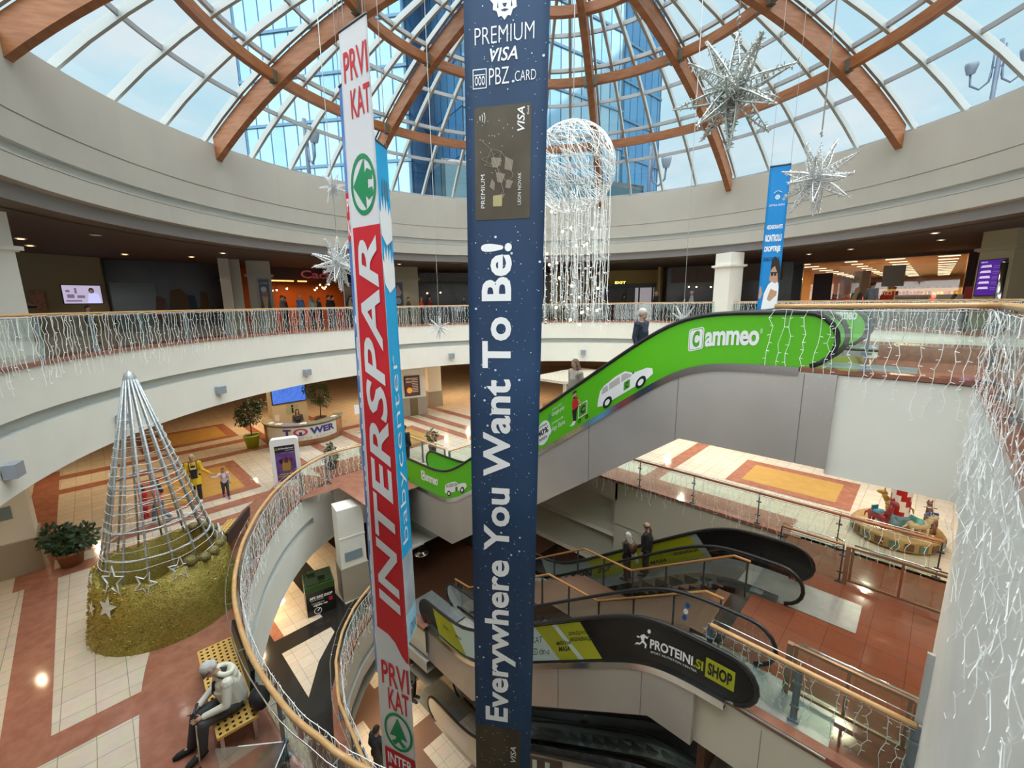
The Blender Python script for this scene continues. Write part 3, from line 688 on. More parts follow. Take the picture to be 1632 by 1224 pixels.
# black and yellow supplement advertising
SQ = Surf(esc_surf(-1.42, top3, deck3)); YEL = M('yellow_print', (.42, .44, .015), .5); PALE = M('pale_print', (.62, .76, .72), .5)
mb = MB()
seg = lambda pts, mi, off=.006: SQ.poly(mb, pts, off, mi)
def band(x0, x1, x2, x3, mi, off=.006, n=6):
    """slanting stripe: bottom edge x0..x1, top edge x2..x3"""
    V = []; 
    for i in range(n+1):
        for f in (0, 1): a = x0+(x2-x0)*f; b = x1+(x3-x1)*f; V.append(SQ.fn(a+(b-a)*i/n, .04+.9*f, off))
    mb.add(V, [(2*i, 2*i+2, 2*i+3, 2*i+1) for i in range(n)], mi)
band(-8.3, -7.5, -8.6, -8.3, 0); band(-7.5, -6.9, -8.3, -7.6, 0); band(-6.9, -3.3, -7.6, -4.1, 1); band(-3.3, -2.75, -4.1, -3.55, 0); band(-2.75, -2.62, -3.55, -3.42, 1); band(-2.62, -2.15, -3.42, -2.75, 0)
SQ.text(mb, 'IZDRŽLJIVOST I', -3.05, .62, -2.45, .74, .02, off=.009, mi=2); SQ.text(mb, 'REGENERACIJA', -3.0, .46, -2.40, .58, .02, off=.009, mi=2); SQ.text(mb, 'MIŠIĆNA', -3.4, .42, -2.98, .54, .02, off=.009, mi=2); SQ.text(mb, 'MASA', -3.33, .26, -3.0, .38, .02, off=.009, mi=2)
SQ.text(mb, '1. KAT', -4.35, .52, -3.85, .68, .0, off=.009, mi=2); SQ.text(mb, 'PORED dm-a', -4.5, .2, -3.62, .38, .0, off=.009, mi=2); SQ.text(mb, 'SNAGA I', -8.05, .5, -7.75, .6, .02, off=.009, mi=2); SQ.text(mb, 'MASA', -7.4, .5, -7.1, .6, .02, off=.009, mi=2)
run = [(.0, .15), (.12, .3), (.3, .28), (.42, .42), (.30, .62), (.12, .66), (.1, .58), (.26, .54), (.34, .7), (.52, .8), (.7, .68), (.8, .74), (.72, .56), (.58, .62), (.54, .44), (.72, .26), (.66, .04), (.6, .05), (.6, .24), (.46, .32), (.3, .18), (.14, .2)]
SQ.poly(mb, [(-1.42+.36*u, .32+.42*v) for u, v in run], .008, 3); SQ.ring(mb, -1.13, .74, .035, .05, 1, 12, .008, 3)
SQ.text(mb, 'PROTEINI', -1.10, .36, -.28, .58, .03, off=.008, mi=3); SQ.text(mb, '.SI', -.27, .36, -.10, .58, .03, off=.008, mi=0); SQ.text(mb, 'SPORT NUTRITION CENTER', -1.08, .26, -.2, .31, 0, off=.008, mi=3)
rrect(SQ, mb, -.06, .28, .42, .72, (.01, .01), 0, .007); SQ.text(mb, 'SHOP', -.02, .36, .38, .64, .04, off=.010, mi=2)
mb.build('advert_print', [YEL, PALE, BLK, WHT], t3)
S4 = Surf(esc_surf(3.15, top4, deck4, -1)); mb = MB()
SQ_ = SQ; SQ = S4; band(-5.2, -1.6, -5.6, -2.2, 0); band(-1.6, -1.45, -2.2, -2.0, 1); band(-7.4, -5.2, -7.8, -5.6, 1); S4.text(mb, 'PROTEINI', -6.4, .35, -5.45, .62, .03, off=.012, mi=2); S4.text(mb, 'REGENERACIJA', -2.6, .4, -1.9, .52, .02, off=.012, mi=2); S4.text(mb, 'MASA', -3.3, .3, -2.8, .42, .02, off=.012, mi=2); S4.text(mb, 'SHOP', -5.2, .4, -4.7, .66, .03, off=.012, mi=2)
mb.build('advert_print', [YEL, M('grey_pale_print', (.35, .4, .38), .5), BLK], t4); SQ = SQ_
S5 = Surf(esc_surf(-1.42, top5, deck5)); mb = MB(); rrect(S5, mb, -4.4, .1, -3.2, .9, (.05, .05), 0); S5.text(mb, 'U', -4.2, .2, -3.6, .8, .04, off=.010, mi=1); S5.poly(mb, [(-3.1, .1), (-2.4, .85), (-1.4, .5), (-1.0, .08)], .007, 2); rrect(S5, mb, -8.3, .1, -7.0, .75, (.2, .2), 3)
mb.build('advert_print', [M('dark_brown_print', (.06, .03, .015), .5), PALE, M('tan_print', (.45, .32, .2), .5), GRYP], t5)
# no-entry style pictograms on the newel glass of the lower escalators
SN = Surf(esc_surf(-.28, top3, deck3, -1)); mb = MB()
for i, (a, b) in enumerate(((.05, .74), (.02, .58), (.0, .42))): SN.ring(mb, -.9+a, b, .05, .07, 1, 14, .012, i % 2)
mb.build('pictograms', [M('blue_print', (.02, .09, .35), .5), WHT], t3)
SN = Surf(esc_surf(3.15, top4, deck4, -1)); mb = MB()
for b, k in ((.72, .5), (.5, .5), (.4, .5)): SN.ring(mb, -.35, b, .055, .075, .45, 14, .016, 0)
mb.build('pictograms', [BLKV], t4)

# ------------------------------------------------------------------ stair between the lower escalators
sm = thing('staircase', 'stone staircase with kinked wooden handrails between the two lower escalators', 'staircase', (0, 0, 0))
mb = MB(); xs_, zs_ = -.6, Z1
def zst(x):
    if x > -.6: return Z1
    if x > -3.2: return Z1-.62*(-.6-x)
    if x > -4.8: return Z1-1.61
    return max(Z0, Z1-1.61-.62*(-4.8-x))
for i in range(34):
    x = -.6-.28*i; z = zst(x-.14)
    mb.box((x-.14, .85, z-.25), (.285, 1.75, .5))
mb.build('steps', M('brown_step_stone', (.17, .085, .05), .35), sm)
for y in (-.02, 1.72):
    P = [(-.25, y, Z1+.92), (-.6, y, Z1+.92), (-3.2, y, zst(-3.3)+.92), (-4.8, y, zst(-4.7)+.92), (-8.4, y, zst(-8.4)+.92), (-9.2, y, Z0+.92)]
    mb = MB(); mb.tube(P, .032, 8, smooth=False); mb.build('handrail', M('stair_rail_wood', (.42, .20, .06), .35), sm)
    for x in [-.3-.95*i for i in range(10)]:
        z = zst(x); mb = MB(); mb.box((x, y, z+.45), (.035, .035, .92)); mb.build('post', DSTEEL, sm)
    mb = MB()
    for a, b in zip(P, P[1:]): mb.add([(a[0], y, a[2]-.8), (b[0], y, b[2]-.8), (b[0], y, b[2]-.1), (a[0], y, a[2]-.1)], [(0, 1, 2, 3)])
    mb.build('glass_side', GLASS, sm)
# ------------------------------------------------------------------ hanging banners
NAVY = M('navy_banner', (.013, .038, .095), .65, noise=(.9, (.014, .055, .135), (1, 1, .25))); BRONZE = M('bronze_card_print', (.05, .038, .022), .5, noise=(1.5, (.085, .066, .04))); STARP = M('star_speck_print', (.55, .72, .85), .6); GOLDP = M('gold_chip_print', (.42, .36, .17), .4)
SPW = M('banner_white', (.60, .61, .64), .7); SPR = M('banner_red', (.52, .006, .016), .7); SPG = M('banner_green', (.0, .22, .075), .6); SKYB = M('banner_sky_blue', (.01, .40, .78), .6); ROYAL = M('banner_royal_blue', (.03, .12, .42), .6, noise=(2, (.15, .3, .62)))
def bsurf(TL, TR, BL, BR, zt, zb, wave=.0):
    TL, TR, BL, BR = [Vector(p) for p in (TL, TR, BL, BR)]
    def fn(a, b, off=0):
        q = (BL.lerp(BR, a)).lerp(TL.lerp(TR, a), b); d = (TR-TL).lerp(BR-BL, 1-b).normalized(); n = Vector((d.y, -d.x))
        o = off+wave*sin(b*17+a*2)
        return Vector((q.x+n.x*o, q.y+n.y*o, zb+(zt-zb)*b))
    return Surf(fn)
def banner_body(S, mats, parent, name='cloth', n=60, m=6, mi=lambda a, b: 0, th=.008):
    mb = MB(); V = [S.fn(i/m, j/n, 0) for j in range(n+1) for i in range(m+1)]; k = len(V); V2 = [S.fn(i/m, j/n, -th) for j in range(n+1) for i in range(m+1)]
    mb.v += [tuple(p) for p in V+V2]
    for j in range(n):
        for i in range(m):
            a = j*(m+1)+i; mb.f.append([a, a+1, a+m+2, a+m+1]); mb.f.append([k+a+m+1, k+a+m+2, k+a+1, k+a]); q = mi((i+.5)/m, (j+.5)/n); mb.m += [q, q]; mb.sm += [True, True]
    for j in range(n):
        for i in (0, m): a = j*(m+1)+i; mb.f.append([a, a+m+1, k+a+m+1, k+a]); mb.m.append(0); mb.sm.append(False)
    return mb.build(name, mats, parent)
def cord(p0, p1, parent, r=.006): mb = MB(); mb.tube([p0, p1], r, 5); return mb.build('hanging_cord', M('cord_white', (.6, .6, .58), .6), parent)
def rod(S, b, parent, nm='hem_rod'): mb = MB(); mb.tube([S.fn(0, b, -.004), S.fn(.5, b, -.004), S.fn(1, b, -.004)], .022, 8); return mb.build(nm, DSTEEL, parent)
ZT, ZBm = 6.3, -10.4; HB = ZT-ZBm; B = lambda z: (z-ZBm)/HB
bn = thing('hanging_banner', 'tall navy hanging banner with starry print and a bank card picture', 'banner', (0, 0, 0))
SV = bsurf((-4.053, -3.171), (-2.869, -2.373), (-4.219, -3.371), (-3.208, -2.668), ZT, ZBm)
banner_body(SV, [NAVY], bn); rod(SV, 1, bn)
for a in (.03, .97): p = SV.fn(a, 1); cord(p, (p.x, p.y, dz(hypot(p.x-CX, p.y-CY))), bn)
mb = MB(); rn = random.Random(4)
for i in range(520):
    z = rn.uniform(-8.2, 5.0) if rn.random() < .9 else rn.uniform(5, 6.2); a = rn.uniform(.03, .97); r = rn.choice((.003, .004, .005, .006, .009)) if rn.random() < .95 else .018
    if z > 2.5 and .1 < a < .85 and z < 4.5: continue
    SV.ring(mb, a, B(z), r, r/HB*1.25, 1, 6, .006)
mb.build('star_specks', STARP, bn)
mb = MB(); T = lambda s, a0, z0, a1, z1, **k: SV.text(mb, s, a0, B(z0), a1, B(z1), **k)
T('PREMIUM', .13, 5.35, .83, 5.60, bold=-.012); T('VISA', .31, 5.08, .64, 5.28, bold=.012, shear=.25); T('PBZ', .30, 4.74, .54, 4.99, bold=-.008); T('CARD', .61, 4.755, .86, 4.91, bold=-.008)
SV.poly(mb, [(.10, B(4.70)), (.27, B(4.70)), (.27, B(5.0)), (.10, B(5.0))], .006); SV.poly(mb, [(.11, B(4.716)), (.26, B(4.716)), (.26, B(4.984)), (.11, B(4.984))], .008, 1)
for i in range(3): SV.ring(mb, .145+.042*i, B(4.82), .019, .07/HB, .35, 12, .010)
SV.poly(mb, [(.12, B(4.90)), (.25, B(4.90)), (.25, B(4.915)), (.12, B(4.915))], .010)
T('Everywhere You Want To Be!', .18, -7.99, .71, 2.2, bold=.028, shear=.0, up=True, space=1.02)
mb.build('lettering', [LETW, NAVY], bn)
lion = [(0, -.5), (.10, -.40), (.2, -.42), (.26, -.28), (.38, -.24), (.37, -.1), (.48, 0), (.42, .14), (.46, .3), (.34, .36), (.28, .5), (.12, .46), (0, .56)]
lion += [(-x, y) for x, y in reversed(lion[1:-1])]
mb = MB(); L = lambda pts, mi, off: SV.poly(mb, [(.485+x*.36, B(5.98)+y*.62/HB) for x, y in pts], off, mi)
L(lion, 0, .006)
for pts in ([(-.16, .12), (-.04, .06), (-.05, .02), (-.2, .05)], [(.16, .12), (.2, .05), (.05, .02), (.04, .06)], [(-.08, -.12), (.08, -.12), (.03, -.2), (-.03, -.2)], [(-.14, -.27), (0, -.24), (.14, -.27), (0, -.31)], [(-.3, .28), (-.2, .3), (-.2, .2)], [(.3, .28), (.2, .2), (.2, .3)], [(-.22, -.05), (-.2, -.22), (-.25, -.2)], [(.22, -.05), (.25, -.2), (.2, -.22)]): L(pts, 1, .009)
mb.build('lion_emblem', [LETW, NAVY], bn)
mb = MB(); rrect(SV, mb, .115, B(2.60), .815, B(4.42), (.035, .05/HB), 0, .006)
for i in range(26):
    a, z = rn.uniform(.15, .6), rn.uniform(3.3, 4.2); SV.ring(mb, a, B(z), .007, .009/HB, 1, 6, .009, 1)
ln = [(.2, 3.9), (.32, 3.75), (.45, 3.7), (.55, 3.5), (.6, 3.3), (.52, 3.2), (.4, 3.45), (.25, 3.5), (.32, 3.75), (.4, 3.45), (.45, 3.7), (.2, 3.6), (.4, 3.45), (.48, 3.05), (.38, 2.95)]
for p, q in zip(ln, ln[1:]):
    mb.bar(SV.fn(p[0], B(p[1]), .01), SV.fn(q[0], B(q[1]), .01), .006, .003, 1)
for pts in ([(.32, 3.62), (.45, 3.6), (.44, 3.48), (.34, 3.45)], [(.5, 3.62), (.6, 3.55), (.58, 3.38), (.49, 3.42)], [(.38, 3.38), (.5, 3.34), (.46, 3.2), (.4, 3.22)], [(.33, 3.28), (.37, 3.2), (.36, 3.08), (.3, 3.15)], [(.52, 3.25), (.6, 3.22), (.56, 3.1), (.5, 3.12)], [(.36, 3.0), (.5, 3.02), (.45, 2.92)]): SV.poly(mb, [(a, B(z)) for a, z in pts], .009, 4)
T('PREMIUM', .19, 2.8, .24, 3.35, up=True, off=.010, mi=2, bold=-.01); T('LEON NOVAK', .66, 2.83, .70, 3.35, up=True, off=.010, mi=2, bold=-.01); T('VISA', .645, 4.0, .735, 4.37, up=True, off=.010, mi=2, bold=.012, shear=.25); T('Gold', .76, 4.24, .785, 4.37, up=True, off=.010, mi=2)
rrect(SV, mb, .345, B(2.82), .46, B(3.0), (.01, .02/HB), 3, .010)
for i in range(3): 
    for q in range(7): t0 = -.9+q*.3; mb.bar(SV.fn(.19+cos(t0)*.0, 0, 0), SV.fn(.19, 0, 0), .0001, .0001) if False else None
    P = [(.165+.035*(i+1)*.5*0+.02+.0*t_+.022*i*cos(t_)+.0, B(4.24)+(.05+.035*i)*sin(t_)/HB) for t_ in [-.8+1.6*j/6 for j in range(7)]]
    mb.tube([SV.fn(a+.03*i*.3, b, .011) for a, b in P], .006, 4, 2)
mb.build('card_print', [BRONZE, M('pale_gold_print', (.5, .45, .34), .5), LETW, GOLDP, M('mid_bronze_print', (.22, .19, .14), .5)], bn)
mb = MB(); rrect(SV, mb, .0, B(-10.3), .82, B(-8.15), (.05, .08/HB), 0, .006); T('VISA', .64, -9.05, .74, -8.62, up=True, off=.010, mi=2, bold=.012, shear=.25)
for i in range(40): SV.ring(mb, rn.uniform(.05, .6), B(rn.uniform(-10, -8.3)), .009, .012/HB, 1, 6, .009, 1)
mb.build('card_print', [BRONZE, MAT['pale_gold_print'], LETW], bn)

ZT, ZBm = 5.67, -9.75; HB = ZT-ZBm
bs = thing('hanging_banner', 'tall narrow white and red hanging banner lettered vertically, left of the navy one', 'banner', (0, 0, 0))
SS = bsurf((-5.676, -4.569), (-4.892, -4.475), (-5.806, -4.841), (-4.908, -4.504), ZT, ZBm)
banner_body(SS, [SPW, SPR], bs, n=240, m=12, mi=lambda a, b: 1 if a > .085 and -5.63 < ZBm+HB*b < 2.5 else 0)
mb = MB(); SS.poly(mb, [(.083, B(-5.60)), (1, B(-5.60)), (1, B(-6.28)), (.92, B(-6.26)), (.8, B(-6.15)), (.62, B(-5.88)), (.42, B(-5.74)), (.083, B(-5.66))], .004); mb.build('red_wave_edge', SPR, bs); rod(SS, 1, bs)
for a in (.03, .97): p = SS.fn(a, 1); cord(p, (p.x, p.y, dz(hypot(p.x-CX, p.y-CY))), bs)
mb = MB(); T = lambda s, a0, z0, a1, z1, **k: SS.text(mb, s, a0, B(z0), a1, B(z1), **k)
T('INTERSPAR', .22, -5.15, .86, 2.35, up=True, bold=.022, shear=.22, off=.011)
mb.build('lettering', M('silver_lettering', (.62, .64, .66), .6), bs)
mb = MB(); T('PRVI', .12, 4.86, .95, 5.32, bold=.012, off=.009); T('KAT', .30, 4.28, .96, 4.72, bold=.012, off=.009); mb.build('upper_lettering', SPR, bs); mb = MB(); T('PRVI', .14, -7.05, .95, -6.45, bold=.018, off=.009); T('KAT', .3, -7.65, .92, -7.1, bold=.018, off=.009); mb.build('lower_lettering', SPR, bs); mb = MB()
rrect(SS, mb, .1, B(-9.7), .98, B(-8.75), (.01, .01/HB), 0, .007); T('INTER', .18, -9.15, .9, -8.86, bold=.02, off=.010, mi=1); T('SPAR', .18, -9.6, .9, -9.25, bold=.02, off=.010, mi=1)
mb.build('logo_box', [SPR, LETW], bs)
mb = MB(); SS.ring(mb, .54, B(3.2), .42, .50/HB, .16, 30, .008)
SS.poly(mb, [(.20, B(3.2)), (.62, B(3.62)), (.60, B(3.38)), (.70, B(3.45)), (.86, B(3.38)), (.84, B(3.26)), (.70, B(3.28)), (.70, B(3.12)), (.84, B(3.14)), (.86, B(3.02)), (.70, B(2.95)), (.60, B(3.02)), (.62, B(2.78))], .009)
mb.build('fir_tree_emblem', SPG, bs); mb = MB(); SS.ring(mb, .54, B(-8.2), .42, .50/HB, .16, 30, .008)
SS.poly(mb, [(.54, B(-7.82)), (.80, B(-8.35)), (.62, B(-8.33)), (.62, B(-8.4)), (.76, B(-8.5)), (.66, B(-8.58)), (.54, B(-8.46)), (.42, B(-8.58)), (.32, B(-8.5)), (.46, B(-8.4)), (.46, B(-8.33)), (.28, B(-8.35))], .009)
mb.build('fir_tree_emblem', SPG, bs)
# sky blue banner behind
ZT, ZBm = 4.1, -6.4; HB = ZT-ZBm
bb = thing('hanging_banner', 'sky blue hanging banner with white hands, right behind the white and red one', 'banner', (0, 0, 0))
SB = bsurf((-5.449, -4.241), (-5.831, -3.702), (-5.449, -4.241), (-5.831, -3.702), ZT, ZBm)
banner_body(SB, [SKYB, M('banner_pale_grey', (.45, .52, .58), .6, noise=(2, (.3, .36, .42))), M('banner_pale_blue', (.35, .65, .85), .6)], bb, mi=lambda a, b: 0 if b > .20 else (1 if b > .06 else 2)); rod(SB, 1, bb)
for a in (.05, .95): p = SB.fn(a, 1); cord(p, (p.x, p.y, dz(hypot(p.x-CX, p.y-CY))), bb)
mb = MB(); SB.text(mb, 'babycenter', .3, B(-4.0), .85, B(.15), up=True, bold=-.01, off=.010)
for z0, s in ((2.85, 1), (1.95, 1)):
    hnd = [(.25, -.5), (.55, -.72), (.95, -.55), (.98, -.1), (.9, .2), (.8, .0), (.72, .35), (.62, .05), (.55, .42), (.46, .08), (.36, .38), (.3, .0), (.2, .1)]
    SB.poly(mb, [(a, B(z0+y*.8)) for a, y in hnd], .009)
    for a in (.55, .7, .85): SB.ring(mb, a-.02, B(z0+.45), .05, .2/HB, 1, 12, .007, 1)
SB.text(mb, 'DVA', .45, B(-6.3), .9, B(-6.0), off=.01, mi=1)
mb.build('white_print', [LETW, M('slate_print', (.10, .22, .30), .6)], bb)
ZT, ZBm = 5.2, -7.6; HB = ZT-ZBm
bl = thing('hanging_banner', 'narrow royal blue hanging banner seen edge-on behind the white and red one', 'banner', (0, 0, 0))
SL = bsurf((-6.470, -4.255), (-6.034, -4.278), (-6.569, -4.467), (-6.129, -4.470), ZT, ZBm)
banner_body(SL, [ROYAL], bl); rod(SL, 1, bl)
for a in (.05, .95): p = SL.fn(a, 1); cord(p, (p.x, p.y, dz(hypot(p.x-CX, p.y-CY))), bl)
mb = MB(); rrect(SL, mb, .02, B(2.4), .98, B(3.3), (.02, .02/HB), 1, .006); SL.text(mb, 'PRVI', .1, B(2.95), .9, B(3.2), .01, off=.010); SL.text(mb, 'KAT', .1, B(2.5), .9, B(2.8), .01, off=.010)
SL.text(mb, 'OAZE FINIH ULICA', .2, B(-6.9), .75, B(1.2), up=True, bold=.01, off=.010)
mb.build('print', [LETW, SPR], bl)
# optician banner on the right
ZT, ZBm = 4.36, .30; HB = ZT-ZBm
bo = thing('hanging_banner', 'blue hanging banner with a woman in glasses beside the cream pillar', 'banner', (0, 0, 0))
SO = bsurf((-1.25, 4.16), (-.82, 4.27), (-1.25, 4.16), (-.82, 4.27), ZT, ZBm, .004)
OB = M('optician_blue', (.0, .235, .62), .6); banner_body(SO, [OB], bo); rod(SO, 1, bo)
for a in (.04, .96): p = SO.fn(a, 1); cord(p, (p.x, p.y, dz(hypot(p.x-CX, p.y-CY))), bo, .004)
mb = MB(); T = lambda s, a0, z0, a1, z1, **k: SO.text(mb, s, a0, B(z0), a1, B(z1), **k)
SO.ring(mb, .5, B(3.63), .11, .055/HB, .35, 20, .006); SO.ring(mb, .5, B(3.63), .04, .02/HB, 1, 12, .006)
mb.tube([SO.fn(.3+.4*i/8, B(3.72+.05*sin(pi*i/8)), .008) for i in range(9)], .008, 4); T('OPTIKA ANDA', .12, 3.42, .88, 3.47, off=.008)
T('NEZABORAVITE', .12, 2.88, .88, 2.98, bold=.03, off=.008); T('KONTROLU', .1, 2.58, .88, 2.75, bold=.04, off=.008); T('DIOPTRIJE', .1, 2.3, .88, 2.47, bold=.04, off=.008); T('SVAKU GODINE', .1, 2.1, .88, 2.2, bold=.03, off=.008, mi=1)
SO.poly(mb, [(.0, B(.86)), (1, B(.86)), (1, B(.9)), (0, B(.9))], .007, 1); T('NASLOVNICA', .06, .58, .7, .66, bold=.02, off=.008)
mb.build('lettering', [LETW, M('ink_blue_print', (.01, .03, .10), .6)], bo)
mb = MB(); W_ = lambda pts, mi, off: SO.poly(mb, [(a, B(z)) for a, z in pts], off, mi)
W_([(.2, .9), (.98, .9), (.98, 1.45), (.9, 1.62), (.72, 1.66), (.45, 1.52), (.28, 1.3)], 0, .007); W_([(.48, 1.62), (.52, 1.95), (.62, 2.05), (.82, 2.02), (.9, 1.9), (.92, 1.6), (.8, 1.55)], 1, .008); W_([(.5, 1.85), (.52, 2.1), (.66, 2.22), (.88, 2.12), (.98, 1.9), (.98, 1.6), (.92, 1.55), (.86, 1.8), (.7, 1.98), (.56, 1.92)], 2, .010)
W_([(.52, 1.80), (.84, 1.80), (.84, 1.83), (.52, 1.83)], 2, .012); W_([(.55, 1.74), (.65, 1.74), (.65, 1.8), (.55, 1.8)], 2, .012); W_([(.7, 1.74), (.8, 1.74), (.8, 1.8), (.7, 1.8)], 2, .012)
W_([(.45, 1.15), (.6, 1.1), (.9, 1.25), (.92, 1.35), (.75, 1.38), (.6, 1.42), (.52, 1.3)], 1, .010); W_([(.02, 1.2), (.1, 1.15), (.2, 1.3), (.1, 1.5), (.05, 1.45)], 1, .010)
mb.build('printed_woman', [LETW, SKINP, M('black_hair_print', (.01, .008, .008), .6)], bo)

# ------------------------------------------------------------------ tinsel stars
TIN = M('silver_tinsel', (.70, .72, .70), .35, .5, emit=(.9, .95, 1), es=.06); TIN2 = M('dull_tinsel', (.62, .66, .63), .35, .45)
def fib(n):
    g = pi*(3-sqrt(5)); return [Vector((sqrt(1-(1-2*(i+.5)/n)**2)*cos(g*i), sqrt(1-(1-2*(i+.5)/n)**2)*sin(g*i), 1-2*(i+.5)/n)) for i in range(n)]
def star(label, c, R, n, seed, fat=.25, cordtop=None, bristle=1.0, mat=TIN):
    rnd = random.Random(seed); t = thing('star_ornament', label, 'ornament', c, 0, 'hanging tinsel stars')
    rot = Matrix.Rotation(seed*.7, 3, 'Z') @ Matrix.Rotation(.25, 3, 'X')
    dirs = [rot @ d for d in fib(n-2)]+[Vector((0, 0, 1)), Vector((0, 0, -1))]
    for d in dirs:
        mb = MB(); L = R*rnd.uniform(.85, 1.05); x = d.cross(Vector((.3, .5, .8))).normalized(); y = d.cross(x); w = R*fat
        tip = d*L; base = [(x*cos(pi/2*k)+y*sin(pi/2*k))*w*.5+d*R*.06 for k in range(4)]; mid = [(x*cos(pi/2*k)+y*sin(pi/2*k))*w*.42+d*L*.45 for k in range(4)]
        r = R*.017
        for k in range(4): mb.tube([base[k], mid[k], tip], [r, r, r*.7], 4, caps=False)
        for f in [.12+.09*j for j in range(9)]:
            ww = w*.5*(1-f)*1.0+r; ring = [d*L*f+(x*cos(pi/2*k+f*9)+y*sin(pi/2*k+f*9))*ww for k in range(4)]
            mb.tube(ring, r*.7, 3, closed=True)
        for j in range(int(60*bristle)):
            f = rnd.uniform(.1, 1); a = rnd.uniform(0, 2*pi); p = d*L*f+(x*cos(a)+y*sin(a))*w*.5*(1-f); o = (x*cos(a)+y*sin(a))*R*.075*rnd.uniform(.4, 1)+d*rnd.uniform(-.04, .05)*R
            mb.tube([p, p+o], R*.009, 3, caps=False, smooth=False)
        mb.build('spike', mat, t)
    mb = MB(); mb.ball((0, 0, 0), R*.13, 8); mb.build('core', mat, t)
    zt = dz(hypot(c[0]-CX, c[1]-CY)) if cordtop is None else cordtop
    mb = MB(); mb.tube([(0, 0, R), (0, 0, zt-c[2])], .009, 5); mb.tube([(.02*cos(k), .02*sin(k), R*1.02+.012*k) for k in range(9)], .006, 4); mb.build('hanging_cord', M('cord_pale', (.66, .66, .64), .6), t)
    return t
star('largest silver tinsel star hanging at upper right against the dome', (-.04, -2.26, 3.69), .72, 18, 1, mat=TIN2)
star('white tinsel star hanging just above the blue optician banner', (.71, -1.03, 2.76), .52, 17, 2)
star('spiky white tinsel star hanging in front of the cafe, left of the banners', (-8.86, -3.47, 2.19), .72, 17, 3)
star('small glittering star low between the banners over the cream fascia', (-10.06, .41, .35), .46, 16, 4, .07, bristle=.3)
star('white star half hidden behind the top of the green escalator', (-2.65, 2.9, .62), .46, 12, 5, .12)
star('faint star peeking out behind the narrow royal blue banner', (-9.77, -3.06, 4.22), .40, 16, 6)
# ------------------------------------------------------------------ glowing wire globe with a bead curtain
gl = thing('wire_globe', 'large white wire globe lamp with a curtain of light strings and beads', 'ornament', (-4.48, .43, 4.28))
mb = MB(); rnd = random.Random(21); R = 1.0
for k in range(640):
    d = Vector((rnd.gauss(0, 1), rnd.gauss(0, 1), rnd.gauss(0, 1))).normalized(); e1 = d.cross(Vector((rnd.random(), rnd.random(), rnd.random()))).normalized(); L = rnd.uniform(.25, .7)
    if abs(d.z) < .16 and rnd.random() < .5: continue
    mb.tube([(d*cos(L*(j/5-.5))+e1*sin(L*(j/5-.5)))*R for j in range(6)], .0075, 3, caps=False, smooth=False)
mb.build('wire_shell', LED, gl)
mb = MB()
for lat in (-.02, .55, -.6, .85):
    mb.tube([(R*cos(lat)*cos(2*pi*j/40), R*cos(lat)*sin(2*pi*j/40), R*sin(lat)) for j in range(40)], .011, 4, closed=True)
for lo in (0, pi/3, 2*pi/3): mb.tube([(R*cos(2*pi*j/40)*cos(lo), R*cos(2*pi*j/40)*sin(lo), R*sin(2*pi*j/40)) for j in range(40)], .009, 4, closed=True)
mb.build('frame_hoops', M('globe_frame', (.66, .66, .62), .4, .4), gl)
mb = MB()
for k in range(64):
    a = 2*pi*rnd.random(); q = .95*sqrt(rnd.random()); x, y = q*cos(a), q*sin(a); z0 = -sqrt(max(0, R*R-q*q)); z1 = rnd.uniform(-3.75, -3.1)
    P = [(x+rnd.uniform(-.02, .02), y+rnd.uniform(-.02, .02), z0+(z1-z0)*j/16) for j in range(17)]
    mb.tube(P, .0065, 3, caps=False, smooth=False)
    for p in P[2::2]:
        s = rnd.choice((-1, 1)); mb.tube([p, (p[0]+.05*s, p[1], p[2]-.02)], .007, 3, smooth=False)
c_ = mb.build('light_strands', LED, gl); c_['kind'] = 'stuff'
mb = MB(); mb2 = MB()
for k in range(70):
    a = 2*pi*rnd.random(); q = .92*sqrt(rnd.random()); (mb if k % 3 else mb2).ball((q*cos(a), q*sin(a), rnd.uniform(-3.7, -1.0)), .036, 8)
c_ = mb.build('silver_beads', M('pearl_bead', (.72, .70, .62), .2, .3), gl); c_['kind'] = 'stuff'
c_ = mb2.build('lit_beads', BULB, gl); c_['kind'] = 'stuff'
mb = MB(); mb.tube([(0, 0, R), (0, 0, dz(2.7)-4.28)], .012, 5); mb.build('hanging_cord', MAT['cord_pale'], gl)
# ------------------------------------------------------------------ cone tree of light tubes in a golden tinsel ring
TX, TY = -9.76, -7.74
ct = thing('light_cone_tree', 'tall cone shaped Christmas tree frame of silver light tubes', 'christmas tree', (TX, TY, Z1))
SIL = M('silver_garland', (.42, .45, .46), .45, .5, noise=(30, (.62, .66, .68)))
zap = 5.40; zh = .85
for k in range(15):
    a = 2*pi*k/15+.1; mb = MB(); r0 = 1.14
    mb.tube([(r0*cos(a), r0*sin(a), 1.0), (.10*cos(a), .10*sin(a), zap)], .023, 6); mb.build('light_tube', SIL, ct)
mb = MB(); mb.lathe([(0, .18), (.08, .12), (.12, 0), (.10, -.12), (.05, -.14)], (0, 0, zap), 12); mb.build('crown_cap', SIL, ct)
for z in (1.8, 2.35, 3.2):
    r = .10+.236*(zap-z); mb = MB(); mb.tube([(r*cos(2*pi*j/40), r*sin(2*pi*j/40), z) for j in range(40)], .020, 6, closed=True); mb.build('hoop', SIL, ct)
mb = MB(); z = 1.45; j = 0
while z < 4.6:
    a = j*2*pi/30; r = .13+.236*(zap-z); j += 1; z += .0062
    if j == 1: path = []
    path.append((r*cos(a), r*sin(a), z+.012*sin(j*1.7)))
mb.tube(path, .0042, 3, caps=False, smooth=False); c_ = mb.build('fairy_light_string', LED, ct)
